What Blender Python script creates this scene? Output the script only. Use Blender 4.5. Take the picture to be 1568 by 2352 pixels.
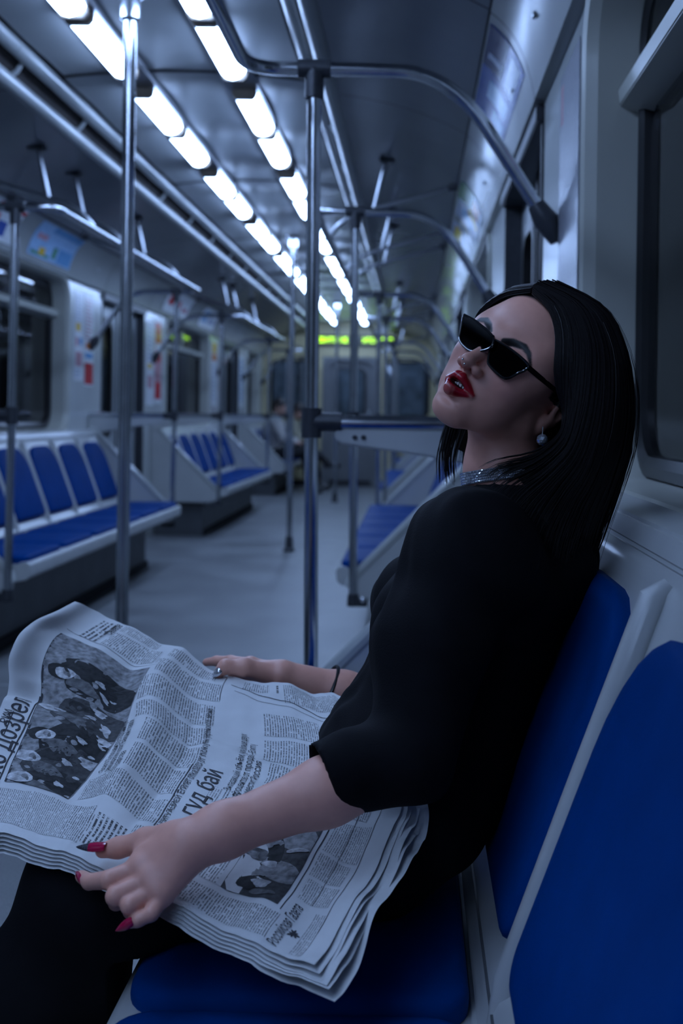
import bpy, bmesh, math, random
import numpy as np
from mathutils import Vector, Matrix
random.seed(7)
rng = np.random.default_rng(7)
scene = bpy.context.scene
COL = scene.collection
for o in list(bpy.data.objects):
    bpy.data.objects.remove(o)

# ------------------------------------------------------------------ camera
FPX = 2600.0            # focal length in pixels of the 1568 x 2352 frame
VPX, VPY = 951.0, 957.0  # where lines along the car vanish
ROLL = 0.014
CX, CZ = 0.92, 1.018
cam_d = bpy.data.cameras.new('camera')
cam = bpy.data.objects.new('camera', cam_d)
COL.objects.link(cam)
cam_d.sensor_fit = 'VERTICAL'
cam_d.sensor_height = 36.0
cam_d.sensor_width = 24.0
cam_d.lens = FPX / 2352 * 36.0
cam_d.shift_x = (784 - VPX) / 2352
cam_d.shift_y = (VPY - 1176) / 2352
cam_d.clip_start = 0.02
cam.matrix_world = Matrix.Translation((CX, 0, CZ)) @ Matrix.Rotation(math.pi/2, 4, 'X') @ Matrix.Rotation(ROLL, 4, 'Z')
cam_d.dof.use_dof = True
cam_d.dof.focus_distance = 1.33
cam_d.dof.aperture_fstop = 5.0
scene.camera = cam

# ------------------------------------------------------------------ world, exposure
world = bpy.data.worlds.new('tunnel_dark')
scene.world = world
world.use_nodes = True
world.node_tree.nodes['Background'].inputs[0].default_value = (0.30, 0.42, 0.8, 1)
world.node_tree.nodes['Background'].inputs[1].default_value = 0.004
vs = scene.view_settings
vs.view_transform = 'Standard'
vs.look = 'None'
vs.gamma = 1.0
vs.use_curve_mapping = False
vs.exposure = 0.0
LAMP_COL = (0.375, 0.565, 1.0)
LAMP_STR = 20.0
scene.cycles.max_bounces = 6
scene.cycles.diffuse_bounces = 4
scene.cycles.glossy_bounces = 3
scene.cycles.transmission_bounces = 4
scene.cycles.transparent_max_bounces = 6
scene.cycles.caustics_reflective = False
scene.cycles.caustics_refractive = False
scene.cycles.use_adaptive_sampling = True
scene.cycles.adaptive_threshold = 0.08
scene.cycles.use_denoising = True
scene.cycles.sample_clamp_indirect = 6.0

def P(px, py, Y):
    """world point seen at pixel (px, py) at distance Y along the car"""
    u, v = px - VPX, VPY - py
    ut = u - ROLL * v
    vt = v + ROLL * u
    return Vector((CX + ut * Y / FPX, Y, CZ + vt * Y / FPX))

# ------------------------------------------------------------------ materials
def newmat(name):
    m = bpy.data.materials.new(name)
    m.use_nodes = True
    nt = m.node_tree
    b = nt.nodes['Principled BSDF']
    return m, nt, b

def mat(name, col, rough=0.5, metal=0.0, spec=0.5, var=0.0, vscale=8.0, bump=0.0, bscale=200.0, coat=0.0, emit=None, estr=0.0, rvar=0.0, stint=None):
    m, nt, b = newmat(name)
    b.inputs['Base Color'].default_value = (*col, 1)
    b.inputs['Roughness'].default_value = rough
    b.inputs['Metallic'].default_value = metal
    b.inputs['Specular IOR Level'].default_value = spec
    if stint: b.inputs['Specular Tint'].default_value = (*stint, 1)
    if coat:
        b.inputs['Coat Weight'].default_value = coat
        b.inputs['Coat Roughness'].default_value = 0.08
    if emit:
        b.inputs['Emission Color'].default_value = (*emit, 1)
        b.inputs['Emission Strength'].default_value = estr
    tc = nt.nodes.new('ShaderNodeTexCoord')
    if var or rvar:
        n = nt.nodes.new('ShaderNodeTexNoise')
        n.inputs['Scale'].default_value = vscale
        n.inputs['Detail'].default_value = 6
        nt.links.new(tc.outputs['Object'], n.inputs['Vector'])
        if var:
            r = nt.nodes.new('ShaderNodeValToRGB')
            r.color_ramp.elements[0].position = 0.3
            r.color_ramp.elements[1].position = 0.7
            r.color_ramp.elements[0].color = (*[c * (1 - var) for c in col], 1)
            r.color_ramp.elements[1].color = (*[min(1, c * (1 + var)) for c in col], 1)
            nt.links.new(n.outputs['Fac'], r.inputs['Fac'])
            nt.links.new(r.outputs['Color'], b.inputs['Base Color'])
        if rvar:
            mr = nt.nodes.new('ShaderNodeMapRange')
            mr.inputs['To Min'].default_value = max(0.02, rough - rvar)
            mr.inputs['To Max'].default_value = rough + rvar
            nt.links.new(n.outputs['Fac'], mr.inputs['Value'])
            nt.links.new(mr.outputs['Result'], b.inputs['Roughness'])
    if bump:
        n2 = nt.nodes.new('ShaderNodeTexNoise')
        n2.inputs['Scale'].default_value = bscale
        n2.inputs['Detail'].default_value = 3
        nt.links.new(tc.outputs['Object'], n2.inputs['Vector'])
        bp = nt.nodes.new('ShaderNodeBump')
        bp.inputs['Strength'].default_value = bump
        bp.inputs['Distance'].default_value = 0.002
        nt.links.new(n2.outputs['Fac'], bp.inputs['Height'])
        nt.links.new(bp.outputs['Normal'], b.inputs['Normal'])
    return m

M = {}
M['white'] = mat('white_plastic', (0.43, 0.445, 0.43), 0.17, var=0.06, vscale=3, bump=0.05, bscale=60)
M['shell'] = mat('white_seat_shell', (0.50, 0.51, 0.50), 0.25, var=0.05, vscale=5, bump=0.04, bscale=150)
M['cream'] = mat('cream_frame', (0.42, 0.42, 0.37), 0.3, var=0.06, vscale=4)
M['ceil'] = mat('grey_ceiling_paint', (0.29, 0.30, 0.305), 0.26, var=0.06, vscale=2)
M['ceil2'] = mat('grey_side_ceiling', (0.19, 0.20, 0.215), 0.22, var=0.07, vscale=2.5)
M['duct'] = mat('pale_duct_paint', (0.29, 0.30, 0.30), 0.25, var=0.05, vscale=4)
M['black'] = mat('black_rubber', (0.008, 0.008, 0.009), 0.35, var=0.2, vscale=20)
M['seam'] = mat('dark_seam', (0.01, 0.01, 0.012), 0.8, var=0.2, vscale=20)
M['slot'] = mat('dark_brown_slot', (0.02, 0.014, 0.012), 0.8, var=0.3, vscale=12)
M['chrome'] = mat('brushed_steel', (0.55, 0.57, 0.60), 0.17, metal=1.0, var=0.06, vscale=30, rvar=0.05)
M['steel'] = mat('dull_steel', (0.30, 0.31, 0.33), 0.3, metal=1.0, var=0.08, vscale=25)
M['cast'] = mat('dark_cast_fitting', (0.045, 0.048, 0.055), 0.4, metal=0.3, var=0.15, vscale=60)
M['coving'] = mat('pale_coving', (0.24, 0.25, 0.245), 0.2, spec=0.4, var=0.06, vscale=3)
M['blue'] = mat('blue_leatherette', (0.0, 0.039, 0.19), 0.55, spec=0.06, stint=(0.05, 0.35, 1.0), var=0.08, vscale=14, bump=0.22, bscale=420)
M['base'] = mat('grey_bench_base', (0.10, 0.105, 0.11), 0.5, var=0.15, vscale=6)
M['door'] = mat('grey_door_panel', (0.30, 0.32, 0.33), 0.3, var=0.06, vscale=4)
M['endwall'] = mat('beige_end_wall_warm_lit', (0.58, 0.51, 0.30), 0.35, var=0.06, vscale=3)  # beige, with the yellowish light of the end lamps put into the colour
M['greydoor'] = mat('grey_end_door', (0.17, 0.175, 0.18), 0.4, var=0.07, vscale=4)
M['bolt'] = mat('bolt_steel', (0.7, 0.72, 0.75), 0.2, metal=1.0, var=0.05, vscale=50)

def floor_mat():
    m, nt, b = newmat('speckled_grey_linoleum')
    tc = nt.nodes.new('ShaderNodeTexCoord')
    n = nt.nodes.new('ShaderNodeTexNoise'); n.inputs['Scale'].default_value = 2.2; n.inputs['Detail'].default_value = 5
    n2 = nt.nodes.new('ShaderNodeTexNoise'); n2.inputs['Scale'].default_value = 260; n2.inputs['Detail'].default_value = 2
    r = nt.nodes.new('ShaderNodeValToRGB')
    r.color_ramp.elements[0].position = 0.35; r.color_ramp.elements[0].color = (0.195, 0.20, 0.205, 1)
    r.color_ramp.elements[1].position = 0.68; r.color_ramp.elements[1].color = (0.29, 0.30, 0.30, 1)
    r2 = nt.nodes.new('ShaderNodeValToRGB')
    r2.color_ramp.elements[0].position = 0.42; r2.color_ramp.elements[0].color = (0.65, 0.65, 0.65, 1)
    r2.color_ramp.elements[1].position = 0.58; r2.color_ramp.elements[1].color = (1, 1, 1, 1)
    mx = nt.nodes.new('ShaderNodeMix'); mx.data_type = 'RGBA'; mx.blend_type = 'MULTIPLY'; mx.inputs['Factor'].default_value = 1
    for q in (n, n2): nt.links.new(tc.outputs['Object'], q.inputs['Vector'])
    nt.links.new(n.outputs['Fac'], r.inputs['Fac']); nt.links.new(n2.outputs['Fac'], r2.inputs['Fac'])
    nt.links.new(r.outputs['Color'], mx.inputs[6]); nt.links.new(r2.outputs['Color'], mx.inputs[7])
    nt.links.new(mx.outputs[2], b.inputs['Base Color'])
    mr = nt.nodes.new('ShaderNodeMapRange'); mr.inputs['To Min'].default_value = 0.3; mr.inputs['To Max'].default_value = 0.55
    nt.links.new(n.outputs['Fac'], mr.inputs['Value']); nt.links.new(mr.outputs['Result'], b.inputs['Roughness'])
    return m
M['floor'] = floor_mat()
M['floorstrip'] = mat('worn_joint_strip', (0.36, 0.37, 0.38), 0.4, var=0.2, vscale=9)

def glass_mat(name, tint=(0.75, 0.8, 0.85), rough=0.02, f0=1.5, mult=1.0):
    m = bpy.data.materials.new(name); m.use_nodes = True
    nt = m.node_tree
    for n in list(nt.nodes): nt.nodes.remove(n)
    out = nt.nodes.new('ShaderNodeOutputMaterial')
    tr = nt.nodes.new('ShaderNodeBsdfTransparent'); tr.inputs[0].default_value = (*tint, 1)
    gl = nt.nodes.new('ShaderNodeBsdfGlossy'); gl.inputs['Roughness'].default_value = rough
    fr = nt.nodes.new('ShaderNodeFresnel'); fr.inputs['IOR'].default_value = f0
    mx = nt.nodes.new('ShaderNodeMixShader')
    tc = nt.nodes.new('ShaderNodeTexCoord'); nz = nt.nodes.new('ShaderNodeTexNoise'); nz.inputs['Scale'].default_value = 1.3
    mr = nt.nodes.new('ShaderNodeMapRange'); mr.inputs['To Min'].default_value = rough; mr.inputs['To Max'].default_value = rough + 0.03
    nt.links.new(tc.outputs['Object'], nz.inputs['Vector']); nt.links.new(nz.outputs['Fac'], mr.inputs['Value'])
    nt.links.new(mr.outputs['Result'], gl.inputs['Roughness'])
    nt.links.new(fr.outputs[0], mx.inputs[0]); nt.links.new(tr.outputs[0], mx.inputs[1]); nt.links.new(gl.outputs[0], mx.inputs[2])
    nt.links.new(mx.outputs[0], out.inputs[0])
    return m
M['glass'] = glass_mat('window_glass', (0.55, 0.6, 0.65), 0.015, 1.6)

# ------------------------------------------------------------------ mesh building
class MB:
    def __init__(s): s.v = []; s.f = []; s.mi = []
    def add(s, verts, faces, mi=0):
        o = len(s.v); s.v += [tuple(p) for p in verts]
        s.f += [tuple(i + o for i in f) for f in faces]; s.mi += [mi] * len(faces)
    def box(s, a, b, mi=0):
        x0, y0, z0 = a; x1, y1, z1 = b
        s.add([(x0,y0,z0),(x1,y0,z0),(x1,y1,z0),(x0,y1,z0),(x0,y0,z1),(x1,y0,z1),(x1,y1,z1),(x0,y1,z1)],
              [(0,3,2,1),(4,5,6,7),(0,1,5,4),(1,2,6,5),(2,3,7,6),(3,0,4,7)], mi)
    def prism_y(s, poly, y0, y1, mi=0):
        """poly = (x, z) outline, extruded along y"""
        n = len(poly)
        s.add([(x, y0, z) for x, z in poly] + [(x, y1, z) for x, z in poly],
              [tuple(range(n))[::-1], tuple(range(n, 2*n))] + [(i, (i+1) % n, n + (i+1) % n, n + i) for i in range(n)], mi)
    def prism_x(s, poly, x0, x1, mi=0):
        n = len(poly)
        s.add([(x0, y, z) for y, z in poly] + [(x1, y, z) for y, z in poly],
              [tuple(range(n))[::-1], tuple(range(n, 2*n))] + [(i, (i+1) % n, n + (i+1) % n, n + i) for i in range(n)], mi)
    def tube(s, path, r, n=12, caps=True, mi=0):
        pts = [Vector(p) for p in path]
        rr = r if isinstance(r, (list, tuple)) else [r] * len(pts)
        t0 = (pts[1] - pts[0]).normalized()
        up = Vector((0, 0, 1)) if abs(t0.z) < 0.9 else Vector((1, 0, 0))
        nrm = (up - t0 * up.dot(t0)).normalized()
        vs_, fs_ = [], []
        for i, p in enumerate(pts):
            if i == 0: t = t0
            elif i == len(pts) - 1: t = (pts[i] - pts[i-1]).normalized()
            else: t = ((pts[i+1] - pts[i]).normalized() + (pts[i] - pts[i-1]).normalized()).normalized()
            nrm = (nrm - t * nrm.dot(t)).normalized()
            b = t.cross(nrm)
            for k in range(n):
                a = 2 * math.pi * k / n
                vs_.append(p + (nrm * math.cos(a) + b * math.sin(a)) * rr[i])
        for i in range(len(pts) - 1):
            for k in range(n):
                fs_.append((i*n+k, i*n+(k+1) % n, (i+1)*n+(k+1) % n, (i+1)*n+k))
        if caps:
            fs_.append(tuple(range(n))[::-1]); fs_.append(tuple((len(pts)-1)*n + k for k in range(n)))
        s.add(vs_, fs_, mi)
    def lathe(s, prof, c, axis='z', n=24, mi=0):
        vs_, fs_ = [], []
        for r, h in prof:
            for k in range(n):
                a = 2*math.pi*k/n
                x, y = r*math.cos(a), r*math.sin(a)
                p = (x, y, h) if axis == 'z' else ((h, x, y) if axis == 'x' else (x, h, y))
                vs_.append((c[0]+p[0], c[1]+p[1], c[2]+p[2]))
        m_ = len(prof)
        for i in range(m_-1):
            for k in range(n):
                fs_.append((i*n+k, i*n+(k+1) % n, (i+1)*n+(k+1) % n, (i+1)*n+k))
        fs_.append(tuple(range(n))[::-1]); fs_.append(tuple((m_-1)*n+k for k in range(n)))
        s.add(vs_, fs_, mi)
    def ring(s, A, B, mi=0):
        n = len(A)
        s.add(list(A) + list(B), [(i, (i+1) % n, n+(i+1) % n, n+i) for i in range(n)], mi)
    def build(s, name, mats, parent=None, smooth=35, bevel=0.0, fix=True):
        me = bpy.data.meshes.new(name)
        me.from_pydata(s.v, [], s.f)
        for m in (mats if isinstance(mats, (list, tuple)) else [mats]): me.materials.append(m)
        if max(s.mi, default=0) > 0: me.polygons.foreach_set('material_index', s.mi)
        if fix:
            bm = bmesh.new(); bm.from_mesh(me)
            bmesh.ops.recalc_face_normals(bm, faces=bm.faces[:])
            if bevel:
                es = [e for e in bm.edges if len(e.link_faces) == 2 and e.calc_face_angle(0) > 0.6]
                if es: bmesh.ops.bevel(bm, geom=es, offset=bevel, segments=2, affect='EDGES', clamp_overlap=True)
            bm.to_mesh(me); bm.free()
        if smooth:
            me.shade_smooth(); me.set_sharp_from_angle(angle=math.radians(smooth))
        o = bpy.data.objects.new(name, me)
        COL.objects.link(o)
        if parent: o.parent = parent
        return o

def tag(o, label=None, cat=None, group=None, kind=None):
    if label: o['label'] = label
    if cat: o['category'] = cat
    if group: o['group'] = group
    if kind: o['kind'] = kind
    return o
def empty(name, loc=(0, 0, 0), rz=0.0):
    o = bpy.data.objects.new(name, None)
    o.empty_display_size = 0.1
    COL.objects.link(o); o.location = loc; o.rotation_euler = (0, 0, rz)
    return o
def copy_tree(o, parent=None):
    c = o.copy(); COL.objects.link(c); c.parent = parent
    for ch in list(o.children): copy_tree(ch, c)
    return c
def arc_pts(p0, p1, p2, n=8):
    """quadratic bend from p0 to p2 with corner p1"""
    p0, p1, p2 = Vector(p0), Vector(p1), Vector(p2)
    return [p0*(1-t)**2 + p1*2*t*(1-t) + p2*t*t for t in [i/n for i in range(n+1)]]
def rrect(a0, a1, b0, b1, r, n=6):
    """rounded rectangle outline in 2-D"""
    out = []
    for cx, cy, s in ((a1-r, b1-r, 0), (a0+r, b1-r, 1), (a0+r, b0+r, 2), (a1-r, b0+r, 3)):
        for k in range(n+1):
            a = math.pi/2*(s + k/n)
            out.append((cx + r*math.cos(a), cy + r*math.sin(a)))
    return out
ORD = ['first', 'second', 'third', 'fourth', 'fifth', 'sixth', 'seventh', 'eighth', 'ninth', 'tenth', 'eleventh', 'twelfth', 'thirteenth',
       'fourteenth', 'fifteenth', 'sixteenth', 'seventeenth', 'eighteenth', 'nineteenth', 'twentieth', 'twenty-first', 'twenty-second', 'twenty-third', 'twenty-fourth', 'twenty-fifth', 'twenty-sixth']

# ------------------------------------------------------------------ the car
BL, PER = 3.05, 4.85                     # bench length, door to door
BENCH = [(-0.395, 2.655), (4.50, 7.55), (9.35, 12.40), (14.20, 16.05)]
Y_A, Y_B = -4.0, 16.2
WX = 1.25                                # inner wall face
ZC = 2.36

b = MB(); b.box((-1.36, Y_A, -0.05), (1.36, Y_B + 0.1, 0.0))
tag(b.build('floor', M['floor'], smooth=0), 'speckled blue-grey linoleum floor of the metro car', kind='structure')
# floor hatch strips
for i, y in enumerate((3.0, 4.2, 7.85, 9.05, 12.7, 13.9)):
    b = MB(); b.box((-1.2, y - 0.009, 0.0005), (1.2, y + 0.009, 0.002))
    tag(b.build('trim_%d' % (20 + i), M['floorstrip'], smooth=0), 'thin metal joint strip across the car floor', kind='structure')

# ---- ceiling: centre panels, side panels, coving
ceil = empty('ceiling'); tag(ceil, 'grey panelled metro car ceiling', kind='structure')
def cprof(x):
    return ZC - 0.028 * (x/0.46)**2
pan_y = np.arange(Y_A + 0.05, Y_B + 2.1, 2.05)
pan_y = pan_y - (pan_y[0] - (4.44 - 2.05*4))
for y0 in pan_y:
    y1 = min(y0 + 2.05, Y_B)
    if y1 - y0 < 0.1: continue
    g = MB(); nx, ny = 16, 24
    vv, ff = [], []
    for j in range(ny+1):
        y = y0 + 0.006 + (y1 - y0 - 0.012) * j/ny
        pil = 0.010*(math.sin(math.pi*j/ny*2.68)**2)
        for i in range(nx+1):
            x = -0.47 + 0.94*i/nx
            edge = 0.004 * (1 - min(1, min(j, ny-j)/1.0))
            vv.append((x, y, cprof(x) + edge - 0.006 + pil*0.8))
    for j in range(ny):
        for i in range(nx):
            a = j*(nx+1)+i; ff.append((a, a+nx+1, a+nx+2, a+1))
    g.add(vv, ff)
    g.build('ceiling_panel', M['ceil'], ceil, fix=False)
g = MB(); g.box((-0.6, Y_A, ZC + 0.02), (0.6, Y_B, ZC + 0.05)); g.build('ceiling_backing', M['seam'], ceil, smooth=0)
side_prof = [(0.60, 2.226), (0.70, 2.214), (0.82, 2.190), (0.93, 2.158), (1.03, 2.117), (1.10, 2.082)]
def cov_at(t):
    # concave curve of the coving, t = 0 at the ceiling, 1 at the wall
    p0, p1, p2 = (1.104, 2.074), (1.196, 2.012), (1.222, 1.850)
    return tuple(p0[i]*(1-t)**2 + p1[i]*2*t*(1-t) + p2[i]*t*t for i in (0, 1))
cov_prof = [cov_at(i/12) for i in range(13)] + [(1.25, 1.846)]
def strip(prof, y0, y1, sgn, th=0.0, ny=2):
    g = MB(); n = len(prof); vv, ff = [], []
    for j in range(ny+1):
        y = y0 + (y1-y0)*j/ny
        vv += [(sgn*x, y, z) for x, z in prof]
    for j in range(ny):
        for i in range(n-1):
            a = j*n+i; ff.append((a, a+1, a+n+1, a+n))
    g.add(vv, ff); return g
seg_y = [Y_A, -0.6, 2.95, 4.25, 7.80, 9.10, 12.65, 13.95, Y_B]
for sgn in (-1, 1):
    for k in range(len(seg_y)-1):
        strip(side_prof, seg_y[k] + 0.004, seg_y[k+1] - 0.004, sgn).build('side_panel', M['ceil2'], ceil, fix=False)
    g = MB(); g.prism_y([(sgn*0.62, 2.26), (sgn*1.12, 2.12), (sgn*1.30, 1.9), (sgn*1.30, 2.4), (sgn*0.62, 2.4)], Y_A, Y_B)
    g.build('ceiling_backing', M['seam'], ceil, smooth=0)
    # air duct rails
    nm = 'left' if sgn < 0 else 'right'
    duct = empty('trim_%d' % (1 if sgn < 0 else 2)); tag(duct, 'twin pale ventilation rails with dark slot along %s ceiling' % nm, kind='structure')
    for (x, z) in ((0.515, 2.315), (0.592, 2.232)):
        yy = Y_A
        while yy < Y_B:
            y1 = min(yy + 1.6, Y_B)
            g = MB(); g.tube([(sgn*x, yy + 0.003, z), (sgn*x, y1 - 0.003, z)], 0.030, 16); g.build('duct_rail', M['duct'], duct)
            yy = y1
    g = MB(); g.prism_y([(sgn*0.50, 2.36), (sgn*0.515, 2.335), (sgn*0.585, 2.262), (sgn*0.62, 2.24), (sgn*0.64, 2.36)], Y_A, Y_B)
    g.build('slot', M['slot'], duct, smooth=0)
    y = 0.95
    while y < Y_B:
        g = MB(); g.tube([(sgn*0.52, y, 2.318), (sgn*0.555, y, 2.262), (sgn*0.592, y, 2.236)], 0.010, 8); g.build('bracket', M['duct'], duct)
        y += 0.8
    # coving
    cov = empty('trim_%d' % (3 if sgn < 0 else 4)); tag(cov, 'pale curved coving between the %s wall and ceiling' % nm, kind='structure')
    for k in range(len(seg_y)-1):
        strip(cov_prof, seg_y[k] + 0.004, seg_y[k+1] - 0.004, sgn).build('coving_panel', M['coving'], cov, fix=False)
        for yy in (seg_y[k] + 0.3, seg_y[k+1] - 0.3):
            g = MB(); g.lathe([(0.012, 0), (0.012, 0.006), (0.007, 0.01)], (0, 0, 0), 'x', 10)
            o = g.build('lock_screw', M['steel'], cov); o.location = (sgn*1.193, yy, 1.962); o.rotation_euler = (0, math.radians(25)*sgn + (math.pi if sgn > 0 else 0), 0)

# ---- lamps in two rows
M['tube'] = mat('lamp_diffuser', (0.9, 0.9, 0.9), 0.3, emit=LAMP_COL, estr=LAMP_STR, var=0.01)
M['holder'] = mat('brown_lamp_holder', (0.20, 0.16, 0.12), 0.4, var=0.2, vscale=20)
for sgn in (-1, 1):
    nm = 'left' if sgn < 0 else 'right'
    ch = MB(); zl = cprof(0.21)
    ch.prism_y([(sgn*0.21-0.075, zl+0.02), (sgn*0.21-0.068, zl-0.016), (sgn*0.21+0.068, zl-0.016), (sgn*0.21+0.075, zl+0.02)], Y_A, Y_B)
    tag(ch.build('trim_%d' % (5 if sgn < 0 else 6), M['steel'], smooth=0), 'metal lamp channel of the %s ceiling row' % nm, kind='structure')
    first = None; k = 0
    y = 3.10 - 1.53*4
    lamps = []
    while y < Y_B - 0.6:
        for q in (0, 0.665): lamps.append(y + q)
        y += 1.53
    for yl in lamps:
        if yl + 0.6 > Y_B: continue
        if first is None:
            root = empty('ceiling_lamp')
            g = MB(); pr = [(0.048*math.cos(a), -0.046*math.sin(a)) for a in [math.pi*i/6 for i in range(7)]]
            vv, ff = [], []
            Ls = [(0.0, .6), (0.03, 1.0), (0.55, 1.0), (0.58, .6)]
            for (yy, sc) in Ls: vv += [(x*min(1, .8+.2*sc), yy, z*sc) for x, z in pr]
            n = len(pr)
            for j in range(len(Ls)-1):
                for i in range(n-1): a = j*n+i; ff.append((a, a+1, a+n+1, a+n))
            ff.append(tuple(range(n))); ff.append(tuple((len(Ls)-1)*n+i for i in range(n))[::-1])
            for j in range(len(Ls)-1): ff.append((j*n, (j+1)*n, (j+1)*n+n-1, j*n+n-1))
            g.add(vv, ff); g.build('diffuser', M['tube'], root)
            for yy in (-0.028, 0.582):
                g = MB(); g.prism_y([(-0.05, 0.004), (-0.05, -0.02), (-0.035, -0.038), (0.035, -0.038), (0.05, -0.02), (0.05, 0.004)], yy, yy+0.026)
                g.build('lamp_holder', M['holder'], root, bevel=0.003)
            first = root
        else:
            root = copy_tree(first)
        root.location = (sgn*0.21, yl, zl - 0.017)
        if yl > 2.9:
            k += 1
            tag(root, 'lit tube lamp in the %s ceiling row, %s counting from the camera' % (nm, ORD[min(k-1, 25)]), 'ceiling lamp', '%s row of ceiling lamps' % nm)
        else:
            tag(root, 'lit tube lamp of the %s ceiling row, overhead and outside the frame' % nm, 'ceiling lamp', '%s row lamps above the camera' % nm)

# ---- walls with window and door openings
def wall(sgn):
    g = MB()
    def rect(y0, y1, z0, z1): g.box((min(sgn*WX, sgn*(WX+0.03)), y0, z0), (max(sgn*WX, sgn*(WX+0.03)), y1, z1))
    for (b0, b1) in BENCH:
        wy0, wy1 = b0 - 0.30, min(b1 + 0.30, Y_B)
        w0, w1 = b0 + 0.50, b1 - 0.50
        if b1 > 16: w0, w1 = b0 + 0.40, b1 - 0.42
        n = 6
        loop_in = rrect(w0, w1, 0.90, 1.835, 0.13, n); loop_out = rrect(wy0, wy1, 0.0, 1.86, 0.001, n)
        g.ring([(sgn*WX, y, z) for y, z in loop_out], [(sgn*WX, y, z) for y, z in loop_in])
        # perpendicular reveal
        lin2 = rrect(w0 + 0.01, w1 - 0.01, 0.915, 1.825, 0.125, n)
        lb = rrect(w0 - 0.012, w1 + 0.012, 0.888, 1.847, 0.14, n)
        # end faces of the wall block at the doors
        for yy in (wy0, wy1): g.box((min(sgn*WX, sgn*(WX+0.10)), yy-0.002, 0), (max(sgn*WX, sgn*(WX+0.10)), yy+0.002, 1.86))
    # strip above the doors
    for c in (-1.25, 3.60, 8.45, 13.30):
        rect(c - 0.62, c + 0.62, 1.84, 1.86)
    return g
for sgn in (-1, 1):
    tag(wall(sgn).build('wall_left' if sgn < 0 else 'wall_right', M['white'], smooth=0), 'pale plastic %s side wall of the metro car' % ('left' if sgn < 0 else 'right'), kind='structure')

# windows
wi = 0
for sgn in (-1, 1):
    for bi, (b0, b1) in enumerate(BENCH):
        wi += 1
        w0, w1 = b0 + 0.50, b1 - 0.50
        if b1 > 16: w0, w1 = b0 + 0.40, b1 - 0.42
        root = empty('window_%d' % wi); tag(root, 'dark tunnel window over the %s %s bench' % (ORD[bi], 'left' if sgn < 0 else 'right'), kind='structure')
        n = 6
        def L(d, x, r): return [(sgn*x, y, z) for y, z in rrect(w0+d, w1-d, 0.90+d, 1.835-d, max(r, .02), n)]
        g = MB()
        A = [L(-0.028, WX, .15), L(-0.028, WX-0.012, .15), L(-0.018, WX-0.018, .14), L(-0.004, WX-0.012, .132), L(0.006, WX+0.01, .125), L(0.014, WX+0.105, .12), L(0.03, WX+0.112, .11)]
        for i in range(len(A)-1): g.ring(A[i], A[i+1])
        g.build('window_frame', M['cream'], root)
        g = MB()
        A = [L(0.012, WX+0.10, .12), L(0.016, WX+0.085, .115), L(0.035, WX+0.082, .10), L(0.052, WX+0.09, .09), L(0.054, WX+0.115, .09)]
        for i in range(len(A)-1): g.ring(A[i], A[i+1])
        g.build('gasket', M['black'], root)
        # lower pane
        g = MB(); poly = rrect(w0+0.04, w1-0.04, 0.94, 1.60, 0.09, n)
        g.prism_x(poly, sgn*(WX+0.103), sgn*(WX+0.109)); g.build('pane', M['glass'], root, smooth=0)
        mid = (w0+w1)/2
        for (a, c) in ((w0+0.04, mid-0.015), (mid+0.015, w1-0.04)):
            g = MB(); g.prism_x(rrect(a, c, 1.63, 1.795, 0.05, n), sgn*(WX+0.092), sgn*(WX+0.098)); g.build('pane', M['glass'], root, smooth=0)
        g = MB(); xa, xb = sorted((sgn*(WX+0.065), sgn*(WX+0.112)))
        g.prism_y([(sgn*(WX+0.112), 1.590), (sgn*(WX+0.075), 1.600), (sgn*(WX+0.050), 1.612), (sgn*(WX+0.046), 1.640), (sgn*(WX+0.062), 1.652), (sgn*(WX+0.112), 1.655)], w0+0.012, w1-0.012)
        g.build('transom', M['cream'], root, bevel=0.002)
        g = MB(); g.box((xa, mid-0.016, 1.645), (xb, mid+0.016, 1.82)); g.build('mullion', M['cream'], root, bevel=0.002)
        # sill ledge behind the seat tops
        g = MB(); g.prism_y([(sgn*1.185, 0.868), (sgn*1.20, 0.895), (sgn*1.225, 0.902), (sgn*1.252, 0.905), (sgn*1.252, 0.86), (sgn*1.20, 0.85)], b0+0.03, b1-0.03)
        g.build('sill', M['shell'], root, bevel=0.004)

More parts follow.
